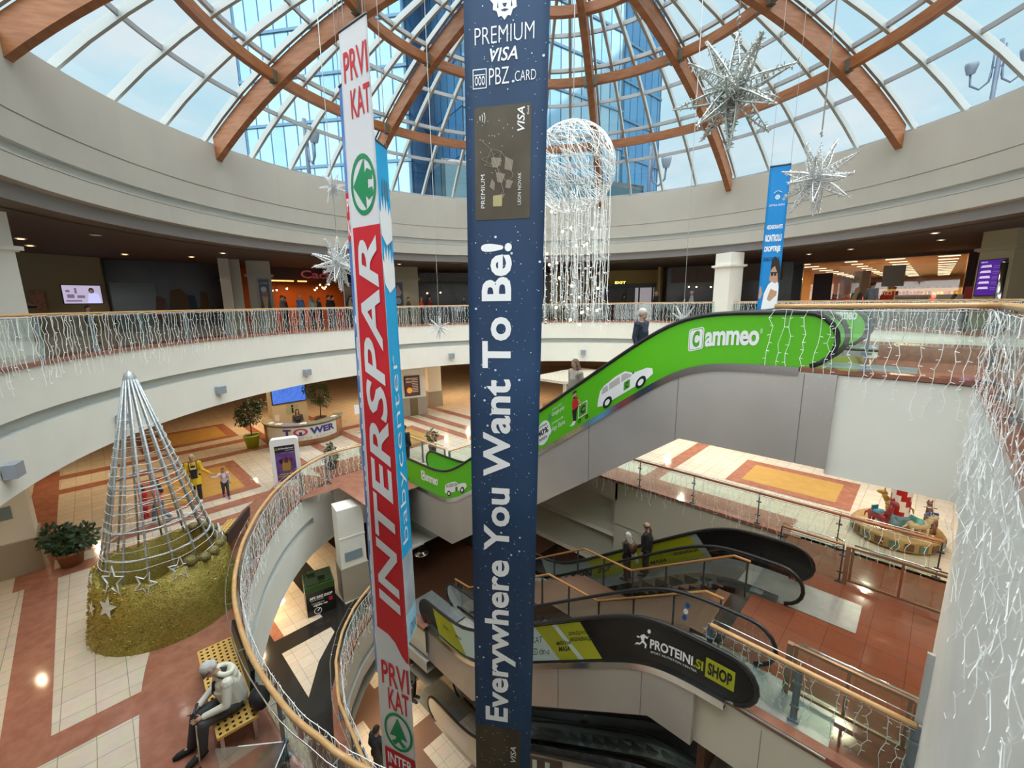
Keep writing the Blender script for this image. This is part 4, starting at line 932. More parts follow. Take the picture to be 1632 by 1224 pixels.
GOLD = M('gold_tinsel', (.22, .17, .025), .38, .45, noise=(42, (.50, .41, .10)), bump=.8)
hd = thing('tinsel_ring', 'round golden green tinsel base ring around the cone tree', 'decoration', (TX, TY, Z1))
def hz_(a): return 1.36+.06*sin(3*a+1)+.04*sin(7*a)
def hr_(z): return 1.40-.24*z/1.4
N = 96; mb = MB(); vs = []
for j in range(N):
    a = 2*pi*j/N; h = hz_(a)
    for r, z in ((1.40, 0), (hr_(.5), .5), (hr_(h), h), (hr_(h)-.13, h), (1.2, 0)): vs.append((r*cos(a), r*sin(a), z))
mb.add(vs, [(j*5+i, ((j+1) % N)*5+i, ((j+1) % N)*5+i+1, j*5+i+1) for j in range(N) for i in range(4)], 0, True); mb.build('tinsel_wall', GOLD, hd)
mb = MB(); rnd = random.Random(5)
for i in range(6500):
    a = rnd.uniform(0, 2*pi); h = hz_(a); u = rnd.random()
    if u < .72: z = rnd.uniform(0, h); r = hr_(z)
    elif u < .86: r, z = rnd.uniform(1.02, 1.16), h
    else: z = rnd.uniform(.1, h); r = hr_(z)-.13
    p = Vector((r*cos(a), r*sin(a), z)); n = Vector((cos(a), sin(a), .5 if u < .72 else 1.5)) if u < .86 else Vector((-cos(a), -sin(a), .6)); t_ = Vector((-sin(a), cos(a), 0))
    d = (n.normalized()*rnd.uniform(.3, 1)+t_*rnd.uniform(-1, 1)+Vector((0, 0, rnd.uniform(-.6, .6)))).normalized()*rnd.uniform(.03, .06); w = t_.cross(d).normalized()*.006
    mb.add([p-w, p+w, p+d+w, p+d-w], [(0, 1, 2, 3)])
c_ = mb.build('tinsel_strips', M('gold_tinsel_strip', (.40, .33, .07), .3, .6, noise=(8, (.60, .52, .18))), hd); c_['kind'] = 'stuff'
def star5(R, r=.4, rot=0): return [((R if k % 2 == 0 else R*r)*sin(rot+pi*k/5), (R if k % 2 == 0 else R*r)*cos(rot+pi*k/5)) for k in range(10)]
mb = MB(); SHD = Surf(lambda a, b, off=0: Vector(((hr_(b)+.02+off)*cos(a), (hr_(b)+.02+off)*sin(a), b)))
for a, z, R, q in ((-.92, 1.0, .25, .2), (-1.28, .90, .17, .1)): SHD.poly(mb, [(a+x/1.45, z+y) for x, y in star5(R, .42, q)], .02)
mb.build('white_star_panel', M('white_star', (.62, .66, .62), .5), hd)
for a, z, R, q in ((-1.9, 1.05, .2, .3), (-1.5, 1.3, .19, .1), (-.85, 1.5, .30, .0), (-.35, 1.38, .24, .5), (.15, 1.45, .26, .2), (-2.4, 1.1, .22, .1), (1.3, 1.5, .3, .3)):
    mb = MB(); mb.tube([SHD.fn(a+x/1.45, z+y, -.02) for x, y in star5(R, .42, q)], .016, 5, closed=True, smooth=False); mb.build('star_outline', M('star_tube', (.72, .75, .76), .4, .2), hd)
for k in range(9):
    a = .35+.26*k; mb = MB(); mb.ball((1.09*cos(a), 1.09*sin(a), hz_(a)+.05), (.14, .14, .12), 10); mb.build('tinsel_puff', M('dark_tinsel', (.10, .085, .03), .45, .3, noise=(40, (.28, .23, .07)), bump=.8), hd)

# ------------------------------------------------------------------ benches
def bench(label, loc, rz, back=True):
    b = thing('bench', label, 'bench', loc, rz, 'yellow perforated benches')
    BY = M('yellow_plywood', (.56, .34, .08), .4, noise=(4, (.62, .39, .11)))
    L, W = 2.22, .54; mb = MB(); nx, ny = 22, 6; hx, hy = .045, .040; vs = []; 
    # a seat board with real rectangular holes
    X = []; Y = []
    for i in range(nx): c = -L/2+L*(i+.5)/nx; X += [c-hx/2, c+hx/2]
    for j in range(ny): c = -W/2+W*(j+.5)/ny; Y += [c-hy/2, c+hy/2]
    X = [-L/2]+X+[L/2]; Y = [-W/2]+Y+[W/2]
    for i in range(len(X)-1):
        for j in range(len(Y)-1):
            if i % 2 == 1 and j % 2 == 1: continue
            mb.add([(X[i], Y[j], .45), (X[i+1], Y[j], .45), (X[i+1], Y[j+1], .45), (X[i], Y[j+1], .45)], [(0, 1, 2, 3)])
    mb.box((0, -W/2, .43), (L, .02, .045)); mb.box((0, W/2, .43), (L, .02, .045)); mb.box((-L/2, 0, .43), (.02, W, .045)); mb.box((L/2, 0, .43), (.02, W, .045))
    mb.build('seat', BY, b)
    mb = MB(); mb.box((0, 0, .405), (L-.06, W-.06, .01)); mb.build('under_tray', M('dark_underside', (.07, .04, .015), .6), b)
    for x in (-L/2+.06, L/2-.06):
        for y in (-W/2+.05, W/2-.05): mb = MB(); mb.box((x, y, .205), (.05, .05, .41)); mb.build('leg', STEEL, b)
        mb = MB(); mb.box((x, 0, .40), (.04, W-.1, .04)); mb.build('cross_rail', STEEL, b)
    if back: mb = MB(); mb.box((-.25, W/2+.05, .62), (L-.6, .07, .42), 0, 0, Matrix.Rotation(-.12, 3, 'X')); mb.build('backrest', M('black_leather', (.012, .014, .016), .35), b)
    return b
bench('yellow perforated bench that the old man sits on', (-5.98, -7.44, Z1), RAD(-3.4))
bench('yellow perforated bench farther along the curved railing, beyond the gold ring', (-11.55, -6.30, Z1), RAD(-33))
# ------------------------------------------------------------------ plants
def leaves(mb, c, r, n, s, rnd, mi=0, droop=.3):
    for i in range(n):
        d = Vector((rnd.gauss(0, 1), rnd.gauss(0, 1), rnd.gauss(0, 1))).normalized(); q = Vector(c)+Vector((d.x*r[0], d.y*r[1], d.z*r[2]))*rnd.uniform(.55, 1.0)
        a = (d+Vector((rnd.uniform(-.7, .7), rnd.uniform(-.7, .7), rnd.uniform(-.5, .5)-droop))).normalized(); b = a.cross(Vector((rnd.random(), rnd.random(), rnd.random()+.2))).normalized(); l = s*rnd.uniform(.7, 1.2)
        mb.add([q, q+a*l*.5+b*l*.26, q+a*l, q+a*l*.5-b*l*.26], [(0, 1, 2, 3)], mi)
LEAF = M('dark_leaf', (.018, .045, .018), .45, noise=(5, (.04, .085, .03))); SOIL = M('soil', (.04, .028, .02), .9); BARK = M('bark', (.10, .06, .035), .8)
def tree(label, loc, pot, prof, crown, r, n, seed, kind='potted_tree', trunk=True, s=.13, sub=()):
    t = thing(kind, label, 'potted plant', loc); rnd = random.Random(seed)
    mb = MB(); mb.lathe(prof, (0, 0, 0), 20); mb.build('pot', pot, t); zt = prof[-2][1]
    mb = MB(); mb.lathe([(0, zt-.05), (prof[-1][0], zt-.05)], (0, 0, 0), 16); mb.build('soil', SOIL, t)
    if trunk:
        mb = MB(); mb.tube([(0, 0, zt-.1), (.03, .02, crown-.4), (.0, 0, crown)], [.03, .025, .015], 6)
        for k in range(5): a = k*1.3; mb.tube([(.02, 0, crown-.5+.1*k), (r[0]*.6*cos(a), r[1]*.6*sin(a), crown-.1+.1*k)], [.014, .006], 4)
        mb.build('trunk', BARK, t)
    mb = MB(); leaves(mb, (0, 0, crown), r, n, s, rnd)
    for (dx, dy, dz__, rr, nn) in sub: leaves(mb, (dx, dy, crown+dz__), (rr, rr, rr), nn, s, rnd)
    mb.build('foliage', LEAF, t); return t
POT = lambda a, b, h: [(0, 0), (a, 0), (b, h-.06), (b+.02, h-.06), (b+.02, h), (b-.03, h), (b-.04, h-.08)]
LIME = M('lime_pot', (.33, .42, .02), .45)
tree('bushy ficus tree in a lime green pot left of the information desk', (-21.2, -3.05, Z1), LIME, POT(.25, .35, .66), 1.75, (.55, .55, .6), 900, 1, sub=((.1, .2, .35, .4, 200), (-.2, -.2, -.3, .4, 200), (.3, .5, .4, .2, 60)))
tree('bushy ficus tree standing behind the right end of the information desk', (-22.3, .75, Z1), M('brown_pot', (.16, .08, .04), .5), POT(.25, .33, .6), 1.95, (.55, .55, .62), 900, 2, sub=((-.3, -.4, .3, .35, 150), (.2, .2, -.4, .35, 150)))
tree('small dark fir tree in a pot close to the curved railing', (-15.5, -1.55, Z1), BLACKP, POT(.16, .2, .28), .55, (.34, .34, .34), 500, 3, s=.09, sub=((0, 0, .3, .2, 220), (0, 0, .5, .1, 100)))
fern = tree('leafy green plant in a terracotta box against the left column', (-13.92, -9.35, Z1), M('terracotta', (.30, .13, .055), .6), [(0, 0), (.22, 0), (.28, .36), (.30, .36), (.30, .42), (.25, .42), (.24, .34)], .70, (.38, .38, .30), 520, 4, 'potted_plant', False, .16, ((.25, .3, .1, .3, 160), (-.1, -.2, .2, .3, 160)))
tree('small plant behind the side railing, peeking out left of the navy banner', (-13.6, 2.3, Z1), BLACKP, POT(.14, .18, .5), .95, (.25, .25, .28), 240, 5, 'potted_plant', False, .12)
# ------------------------------------------------------------------ information desk and its screen column
dk = thing('information_desk', 'curved wooden information desk with a grey lettered front panel', 'desk', (-21.2, -.55, Z1))
DW = M('desk_wood', (.34, .16, .07), .35, noise=(3, (.42, .21, .10), (1, 1, .3)))
a0, a1 = RAD(-120), RAD(62)
mb = MB(); mb.lathe([(1.62, 0), (1.86, 0), (1.86, 1.06), (1.62, 1.06)], (0, 0, 0), 30, 0, True, a0, a1); mb.build('front', DW, dk)
mb = MB(); mb.lathe([(1.45, 1.06), (1.95, 1.06), (1.95, 1.12), (1.45, 1.12), (1.45, 1.06)], (0, 0, 0), 30, 0, False, a0, a1); mb.build('counter_top', M('green_stone_top', (.22, .24, .18), .2, noise=(6, (.30, .32, .25))), dk)
SD = Surf(lambda a, b, off=0: Vector(((1.87+off)*cos(a), (1.87+off)*sin(a), b)))
mb = MB(); n = 24; A = [RAD(-82+(34+82)*i/n) for i in range(n+1)]
mb.add([SD.fn(a, z, .0) for a in A for z in (.30, .98)], [(2*i, 2*i+2, 2*i+3, 2*i+1) for i in range(n)]); pn = mb.build('front_panel', M('pale_grey_panel', (.60, .58, .52), .5), dk)
mb = MB(); SD.text(mb, 'T', RAD(-50), .56, RAD(-38), .90, .05, off=.012); SD.ring(mb, RAD(-25), .73, RAD(10), .18, .35, 24, .012, 1); SD.poly(mb, [(RAD(-27), .55), (RAD(-23), .55), (RAD(-23), .74), (RAD(-27), .74)], .014, 0); SD.text(mb, 'WER', RAD(-12), .56, RAD(28), .90, .05, off=.012); SD.text(mb, 'CENTAR RIJEKA', RAD(-42), .37, RAD(22), .45, .0, off=.012, mi=2, space=1.3)
mb.build('lettering', [M('violet_letters', (.045, .035, .22), .5), M('magenta_ring', (.45, .03, .10), .5), M('grey_letters', (.25, .25, .25), .5)], pn)
for i, (a, r) in enumerate(((-78, 1.7), (-60, 1.72), (-20, 1.66), (38, 1.7))):
    mb = MB(); mb.box((1.7*cos(RAD(a)), 1.7*sin(RAD(a)), 1.135), (.22, .3, .03), RAD(a)); o = mb.build('leaflet_stack', WHITE, None, (-21.2, -.55, Z1)); tag(o, ['white papers lying at the left end of the desk top', 'white papers left of the receptionist on the desk', 'white papers in front of the receptionist', 'white papers near the right end of the desk top'][i], 'papers', 'papers on the information desk')
ic = thing('screen_column', 'cream wall column with a large blue screen and an i sign behind the desk', 'column', (-23.5, -.55, Z1))
mb = MB(); mb.box((0, 0, 1.65), (.7, 1.85, 3.3)); mb.build('body', M('cream_panel', (.62, .55, .40), .5), ic)
mb = MB(); mb.box((.39, .0, 2.02), (.07, 1.80, .98)); sc_ = mb.build('screen_frame', BLACKP, ic)
SI = plane_surf((.43, -.86, 1.58), (0, 1.72, 0), (0, 0, .89)); mb = MB(); SI.poly(mb, [(0, 0), (1, 0), (1, 1), (0, 1)], 0); mb.build('display', M('blue_display', (.02, .05, .3), .3, emit=(.10, .26, .95), es=.75), sc_)
mb = MB()
for k in range(14):
    a = RAD(26*k+8); mb.bar(SI.fn(.33, .78, .004), SI.fn(min(1, max(0, .33+.9*cos(a))), min(1, max(0, .78+.9*sin(a)*1.9)), .004), .018, .004) 
for r in (.12, .26, .45, .66):
    pts = [(.33+r*cos(2*pi*j/30), .78+r*1.6*sin(2*pi*j/30)) for j in range(31)]
    for p, q in zip(pts, pts[1:]):
        if all(0 <= v <= 1 for v in p+q): mb.bar(SI.fn(*p, .004), SI.fn(*q, .004), .02, .004)
mb.build('display_lines', M('navy_lines', (.01, .01, .05), .4), sc_)
mb = MB(); mb.box((.37, .1, 1.15), (.03, .62, .56)); pn = mb.build('sign_plate', M('pale_green_plate', (.45, .48, .34), .5), ic); SI = plane_surf((.39, -.2, .87), (0, .6, 0), (0, 0, .56)); mb = MB(); SI.poly(mb, [(.42, .1), (.58, .1), (.58, .62), (.42, .62)], .004); SI.ring(mb, .5, .8, .11, .12, 1, 16, .004); mb.build('letter_i', BLK, pn)
mb = MB(); mb.box((.36, -.72, .78), (.02, .22, .36)); mb.build('notice', WHITE, ic)
sd = thing('sign_stand', 'small white notice stand right of the information desk', 'sign stand', (-19.6, 1.75, Z1), RAD(-25))
mb = MB(); mb.box((0, 0, .02), (.3, .3, .03)); mb.build('base', STEEL, sd); mb = MB(); mb.tube([(0, 0, .02), (0, 0, 1.1)], .015, 6); mb.build('pole', STEEL, sd); mb = MB(); mb.box((.02, 0, 1.3), (.02, .42, .5), 0, 0, Matrix.Rotation(-.2, 3, 'Y')); mb.build('notice_board', WHITE, sd)
# ------------------------------------------------------------------ advert totem
kz = thing('advert_totem', 'rounded white advertising totem with a purple gaming poster', 'advertising totem', (-15.15, -3.40, Z1), RAD(-19))
def rbox(mb, y0, y1, z0, z1, x0, x1, r, mi=0):
    pts = []
    for cy_, cz_, s in ((y1-r, z1-r, 0), (y0+r, z1-r, 1), (y0+r, z0+.02, 2), (y1-r, z0+.02, 3)):
        rr = r if s < 2 else .02
        cyy = cy_ if s < 2 else (y0+.02 if s == 2 else y1-.02); pts += [(x0, cyy+rr*cos(pi/2*(s+i/6)), cz_+rr*sin(pi/2*(s+i/6))) for i in range(7)]
    mb.prism(pts, (x1-x0, 0, 0), mi)
mb = MB(); rbox(mb, -.49, .49, .0, 1.90, -.16, -.015, .14); rbox(mb, -.49, .49, .0, 1.90, .015, .16, .14); rbox(mb, -.47, .47, .0, 1.88, -.015, .015, .13, 1); mb.build('casing', [WHITE, M('teal_strip', (.05, .25, .28), .4)], kz)
SK = plane_surf((.162, -.34, .22), (0, .68, 0), (0, 0, 1.42)); mb = MB(); SK.poly(mb, [(0, 0), (1, 0), (1, 1), (0, 1)], .002)
SK.poly(mb, [(0, .82), (1, .82), (1, 1), (0, 1)], .004, 1); SK.text(mb, 'Infogamer', .2, .885, .96, .95, .02, off=.006, mi=2); SK.ring(mb, .09, .915, .07, .035, .45, 16, .006, 3); SK.text(mb, 'ZABAVNI PARK', .5, .85, .96, .87, .0, off=.006, mi=2); SK.text(mb, 'NAJBOLJE IGRE', .3, .785, .96, .80, .0, off=.006, mi=2)
SK.poly(mb, [(.1, .19), (.96, .19), (.96, .215), (.1, .215)], .006, 3); SK.poly(mb, [(.04, .13), (.7, .13), (.7, .155), (.04, .155)], .006, 3)
for pts, mi in (([(.3, .3), (.7, .28), (.75, .5), (.6, .62), (.45, .6), (.3, .5)], 4), ([(.42, .52), (.6, .5), (.64, .62), (.52, .7), (.42, .64)], 5), ([(.15, .6), (.3, .45), (.35, .65)], 1), ([(.7, .45), (.9, .6), (.72, .68)], 5)): SK.poly(mb, pts, .006, mi)
mb.build('poster', [M('purple_poster', (.08, .03, .16), .4, noise=(3, (.18, .09, .30))), M('dark_poster', (.02, .012, .03), .4), LETW, M('lime_print', (.35, .40, .02), .5), M('amber_print', (.38, .22, .04), .5), M('plum_print', (.15, .02, .06), .5)], kz)
# ------------------------------------------------------------------ columns of the middle floor
def column(label, loc, sx_, sy_, h, dado, rz=0, signs=()):
    c = thing('column', label, 'column', loc, rz); mb = MB(); mb.box((0, 0, (h+dado)/2), (sx_, sy_, h-dado)); mb.build('shaft', PLASTER, c)
    mb = MB(); mb.box((0, 0, dado/2), (sx_+.08, sy_+.08, dado)); mb.box((0, 0, dado+.02), (sx_+.10, sy_+.10, .04)); mb.build('dado', M('grey_beige_dado', (.36, .32, .25), .5), c)
    for (y, z, w, hh, m) in signs: mb = MB(); mb.box((sx_/2+.012, y, z), (.02, w, hh)); mb.build('sign_plate', m, c)
    return c
BLP = M('faded_blue_sign', (.22, .30, .34), .5)
column('cream column with grey dado at the left edge beside the terracotta plant box', (-14.75, -10.75, Z1), 1.0, 1.7, 3.3, .89, 0, ((.2, 1.75, .7, .35, BLP),))
c_ = column('cream column with a dark menu screen, seen between the banners', (-20.9, 5.75, Z1), .9, 1.9, 3.3, 1.1, RAD(-20))
mb = MB(); mb.box((.48, .1, 1.9), (.06, .95, 1.25)); f_ = mb.build('menu_screen', BLACKP, c_); SM = plane_surf((.512, -.33, 1.31), (0, .86, 0), (0, 0, 1.16)); mb = MB(); SM.poly(mb, [(0, 0), (1, 0), (1, 1), (0, 1)], 0, 0)
for i in range(9): SM.poly(mb, [(.5, .9-.09*i), (.92, .9-.09*i), (.92, .93-.09*i), (.5, .93-.09*i)], .004, 1)
SM.text(mb, 'MENU', .08, .86, .5, .94, .02, off=.004, mi=1); SM.text(mb, 'PIZZA', .08, .7, .5, .78, .02, off=.004, mi=1); SM.ring(mb, .3, .28, .2, .16, 1, 16, .004, 2); mb.build('display', [M('dark_display', (.03, .012, .01), .3, emit=(.06, .02, .015), es=1), M('pale_display', (.5, .4, .3), .4, emit=(.6, .45, .3), es=.5), M('amber_display', (.5, .2, .03), .4, emit=(.8, .35, .06), es=.6)], f_)
mb = MB(); mb.box((.47, .15, .55), (.04, .5, 1.1)); mb.build('ochre_panel', M('ochre_panel', (.42, .25, .06), .5), c_)
column('yellowish column right of the menu screen column', (-21.8, 8.2, Z1), .9, .9, 3.3, 1.0, RAD(-20))
column('cream column on the lower floor behind the black kiosk', (-12.45, -2.35, Z0), .75, .9, 3.6, 1.3, RAD(-10), ((0, 1.75, .62, .35, BLP), (0, 2.5, .92, .06, PLASTER)))
# lower floor: black kiosk, round post, counters
kb = thing('black_kiosk', 'black and green cube kiosk with white print on the lower floor', 'kiosk', (-12.65, -3.55, Z0), RAD(-14))
mb = MB(); mb.box((0, 0, .45), (.95, .95, .90)); mb.build('body', M('glossy_black', (.012, .012, .013), .25), kb); mb = MB(); mb.box((0, 0, 1.02), (.96, .96, .24)); mb.build('upper_band', M('dark_green_band', (.03, .07, .015), .35), kb)
mb = MB(); mb.box((0, 0, 1.16), (.85, .85, .04)); mb.box((.1, .1, 1.25), (.3, .2, .16)); mb.box((-.25, -.2, 1.22), (.2, .25, .1)); mb.build('top_display', M('glass_black', (.02, .03, .01), .15), kb)
SKb = plane_surf((.478, -.45, .0), (0, .9, 0), (0, 0, .9)); mb = MB(); SKb.text(mb, 'MPS BIKE SHOP', .1, .70, .92, .82, .03, .2, off=.004); SKb.text(mb, 'www.mps.hr', .12, .62, .6, .68, .0, off=.004); SKb.text(mb, 'cijele na', .2, .36, .72, .48, .03, .1, off=.004); SKb.text(mb, 'ODABRANI', .15, .5, .6, .54, .0, off=.004); SKb.ring(mb, .35, .18, .14, .14, .14, 22, .004); SKb.poly(mb, [(.34, .16), (.44, .26), (.42, .28), (.33, .19)], .004); SKb.poly(mb, [(.78, .46), (.92, .46), (.92, .62), (.78, .62)], .004, 1); mb.build('lettering', [LETW, REDP], kb)
pl = thing('round_post', 'dark round post with a steel foot under the green escalator', 'post', (-12.75, .86, Z0)); mb = MB(); mb.tube([(0, 0, 0), (0, 0, 2.4)], .14, 14); mb.build('shaft', M('dark_paint', (.05, .045, .04), .4), pl); mb = MB(); mb.lathe([(.32, 0), (.30, .05), (.15, .10), (.15, .14)], (0, 0, 0), 20); mb.build('foot', CHROME, pl)
# sconces on the fascia
SCN = M('sconce_blue_grey', (.36, .41, .48), .4, .3)
for i, a in enumerate((-144.8, -163.8, -126.5, -108.7, 158.9, 122.3, 176, 140)):
    x, y = onC(a, R2-.13); s = thing('wall_sconce', ['square grey wall lamp on the cream fascia above the yellow coated woman', 'square grey wall lamp on the fascia above the information desk', 'square grey wall lamp behind the cone tree top', 'square grey wall lamp at the far left edge of the fascia', 'square grey wall lamp on the fascia between the two tall banners', 'square grey wall lamp on the fascia left of the green escalator riders', 'square grey wall lamp hidden behind the white and red banner', 'square grey wall lamp hidden behind the navy banner'][i], 'wall lamp', (x, y, -1.9), RAD(a), 'sconces on the balcony fascia')
    mb = MB(); mb.box((0, 0, 0), (.20, .30, .28)); mb.build('housing', SCN, s); mb = MB(); mb.box((.115, 0, 0), (.03, .14, .14)); mb.build('wall_mount', DSTEEL, s)
# ------------------------------------------------------------------ children's carousel
ca = thing('carousel', 'small children\'s carousel with a candy striped pole and ride-on animals', 'carousel', (2.05, 7.45, Z1))
mb = MB(); mb.lathe([(0, .05), (.98, .05), (1.02, .1), (1.02, .34), (.98, .40), (0, .40)], (0, 0, 0), 40); mb.build('platform', M('carousel_gold', (.36, .21, .07), .4, noise=(3, (.48, .31, .13))), ca)
mb = MB()
for k in range(20): a = 2*pi*k/20; mb.box((1.025*cos(a), 1.025*sin(a), .22), (.02, .2, .2), a, k % 2)
mb.build('painted_panels', [M('carousel_brown', (.13, .07, .04), .4), M('carousel_teal', (.10, .16, .13), .4)], ca)
mb = MB(); n = 12
for i in range(n):
    for j in range(24):
        a, b = 2*pi*j/24, 2*pi*(j+1)/24; z, z2 = .4+1.9*i/n, .4+1.9*(i+1)/n; tw = lambda q: .23*(1.0)
        mi = int(((j/24*3)+(i/n*3)) % 1 < .5)
        mb.add([(.23*cos(a), .23*sin(a), z), (.23*cos(b), .23*sin(b), z), (.23*cos(b), .23*sin(b), z2), (.23*cos(a), .23*sin(a), z2)], [(0, 1, 2, 3)], mi)
mb.build('striped_pole', [M('candy_red', (.45, .02, .02), .35), WHITE], ca)
mb = MB(); mb.lathe([(.23, 2.3), (.5, 2.35), (.0, 2.6)], (0, 0, 0), 16); mb.lathe([(.45, .4), (.42, .62), (.23, .75)], (0, 0, 0), 20, 1); mb.build('pole_skirt', [M('candy_red2', (.4, .03, .03), .4), M('skirt_teal', (.12, .26, .30), .4)], ca)
def ride(a, body, sad, neckh):
    o = empty('ride_animal', (.68*cos(a), .68*sin(a), .4), a+pi/2); o.parent = ca
    mb = MB(); mb.tube([(-.26, 0, .34), (-.1, 0, .36), (.12, 0, .36), (.24, 0, .38)], [.09, .13, .13, .10], 10); mb.tube([(.2, 0, .42), (.28, 0, .42+neckh*.6), (.30, 0, .42+neckh)], [.09, .07, .06], 8); mb.ball((.36, 0, .46+neckh), (.13, .07, .075), 8)
    for x in (-.2, .18):
        for y in (-.07, .07): mb.tube([(x, y, .3), (x+.02, y, .15), (x-.02, y, .0)], [.045, .035, .03], 6)
    for y in (-.04, .04): mb.tube([(.30, y, .52+neckh), (.29, y, .60+neckh)], [.02, .008], 5)
    mb.tube([(-.28, 0, .36), (-.38, 0, .28), (-.4, 0, .15)], [.03, .025, .01], 5); mb.build('animal_body', body, o)
    mb = MB(); mb.lathe([(.0, .06), (.12, .04), (.14, -.02)], (-.02, 0, .47), 12); mb.box((-.14, 0, .54), (.04, .2, .14)); mb.build('saddle', sad, o)
    mb = MB(); mb.tube([(.22, -.14, .60), (.22, .14, .60)], .012, 6); mb.build('handle_bar', CHROME, o)
ride(-2.2, M('ride_red', (.30, .04, .05), .4), M('ride_blue', (.05, .25, .35), .4), .42); ride(-.9, M('ride_cream', (.5, .42, .26), .4), M('ride_teal', (.08, .35, .33), .4), .12)
ride(.2, M('ride_brown', (.20, .10, .07), .4), M('ride_blue2', (.03, .08, .25), .4), .22); ride(1.7, M('ride_gold', (.45, .30, .06), .4), MAT['ride_red'], .2)
# canopy stall in the distance
cs = thing('canopy_stall', 'sales stall with a slatted cream canopy seen above the green escalator', 'stall', (-12.9, 11.9, Z1), RAD(0))
mb = MB(); mb.box((0, 0, 2.55), (2.5, 4.6, .10))
for k in range(15): mb.box((0, -2.2+.314*k, 2.63), (2.5, .20, .05))
mb.build('canopy', M('canopy_cream', (.66, .60, .50), .5), cs)
for x in (-1.1, 1.1):
    for y in (-2.1, 2.1): mb = MB(); mb.box((x, y, 1.25), (.14, .14, 2.5)); mb.build('canopy_post', M('canopy_post', (.6, .55, .46), .5), cs)
mb = MB(); mb.box((0, 0, .5), (1.6, 3.4, 1.0)); mb.build('counter', M('stall_counter', (.5, .26, .1), .4), cs)
# framed wall sign on the corner wall at the lower front railing, and the plexiglass stand near the bench
fs_ = thing('glass_sign', 'frosted glass sign with a dark pattern fixed to the white corner wall', 'sign', (2.72, -1.0, Z1+1.07), RAD(-90))
mb = MB(); mb.box((0, 0, .54), (.05, .30, 1.10)); mb.build('frame', M('aluminium_frame', (.55, .58, .56), .4, .6), fs_); SF = plane_surf((.028, -.13, .03), (0, .26, 0), (0, 0, 1.02)); mb = MB(); SF.poly(mb, [(0, 0), (1, 0), (1, 1), (0, 1)], 0); SF.poly(mb, [(.4, .05), (.8, .05), (.72, .2), (.85, .3), (.75, .5), (.9, .62), (.8, .8), (.6, .92), (.5, .8), (.6, .7), (.42, .6), (.52, .45), (.35, .35), (.5, .2)], .004, 1); mb.build('panel', [M('frosted_panel', (.5, .52, .52), .3), M('grey_blue_print', (.10, .12, .15), .4)], fs_)
px = thing('plexiglass_stand', 'clear plexiglass display corner beside the bench at bottom left', 'display stand', (-3.55, -7.55, Z1))
mb = MB(); mb.box((-.2, .0, .55), (.9, .015, 1.1), RAD(50)); mb.box((.45, .05, .55), (.95, .015, 1.1), RAD(-40)); mb.build('clear_panel', glass('plexiglass', (.82, .88, .86), .12), px); mb = MB(); mb.box((.1, -.15, .04), (.9, .7, .08), RAD(10)); mb.ball((.15, -.2, .3), (.3, .25, .28), 12, 1); mb.build('base_and_reflection', [M('grey_green_base', (.3, .33, .28), .4), M('green_blue_sheen', (.03, .16, .09), .25, noise=(2, (.05, .08, .3)))], px)  # the green-blue ball is a reflection in the panel, painted as colour
# ------------------------------------------------------------------ people
def fuse(mb, voxel, smooth=2):
    me = D.meshes.new('tmp'); me.from_pydata(mb.v, [], mb.f); o = D.objects.new('tmp', me); COL.objects.link(o)
    r = o.modifiers.new('r', 'REMESH'); r.mode = 'VOXEL'; r.voxel_size = voxel
    s = o.modifiers.new('s', 'SMOOTH'); s.factor = .5; s.iterations = smooth
    dg = bpy.context.evaluated_depsgraph_get(); ev = o.evaluated_get(dg); m2 = ev.to_mesh()
    V = [tuple(v.co) for v in m2.vertices]; F = [tuple(p.vertices) for p in m2.polygons]; ev.to_mesh_clear(); D.objects.remove(o); D.meshes.remove(me)
    return V, F
SKIN = M('skin', (.50, .30, .21), .55); EYE = M('eye_dark', (.03, .02, .02), .3); LIP = M('lips', (.38, .15, .12), .5)
STAND = dict(pel=(0, 0, .95), ch=(0, .0, 1.26), nk=(0, 0, 1.45), hd=(0, .03, 1.61), sl=(-.18, 0, 1.40), sr=(.18, 0, 1.40), el=(-.23, -.03, 1.13), er=(.23, -.03, 1.13), wl=(-.24, .05, .90), wr=(.24, .05, .90),
             hl=(-.09, 0, .92), hr=(.09, 0, .92), kl=(-.10, .02, .50), kr=(.10, .02, .50), al=(-.10, -.02, .09), ar=(.10, -.02, .09), fl=(-.11, .15, .04), fr=(.11, .15, .04))
WALK = dict(kl=(-.09, .16, .52), al=(-.09, .22, .10), fl=(-.09, .38, .06), kr=(.09, .0, .50), ar=(.09, -.28, .16), fr=(.09, -.14, .05), el=(-.24, -.12, 1.14), wl=(-.22, -.10, .90), er=(.24, .06, 1.13), wr=(.22, .2, .92))
SIT = dict(pel=(0, 0, .56), ch=(0, .08, .88), nk=(0, .15, 1.06), hd=(0, .22, 1.21), sl=(-.18, .12, 1.01), sr=(.18, .12, 1.01), el=(-.22, .14, .76), er=(.22, .14, .76), wl=(-.12, .34, .66), wr=(.12, .34, .66),
           hl=(-.09, .02, .54), hr=(.09, .02, .54), kl=(-.11, .44, .52), kr=(.11, .44, .52), al=(-.11, .40, .09), ar=(.11, .40, .09), fl=(-.11, .57, .04), fr=(.11, .57, .04))
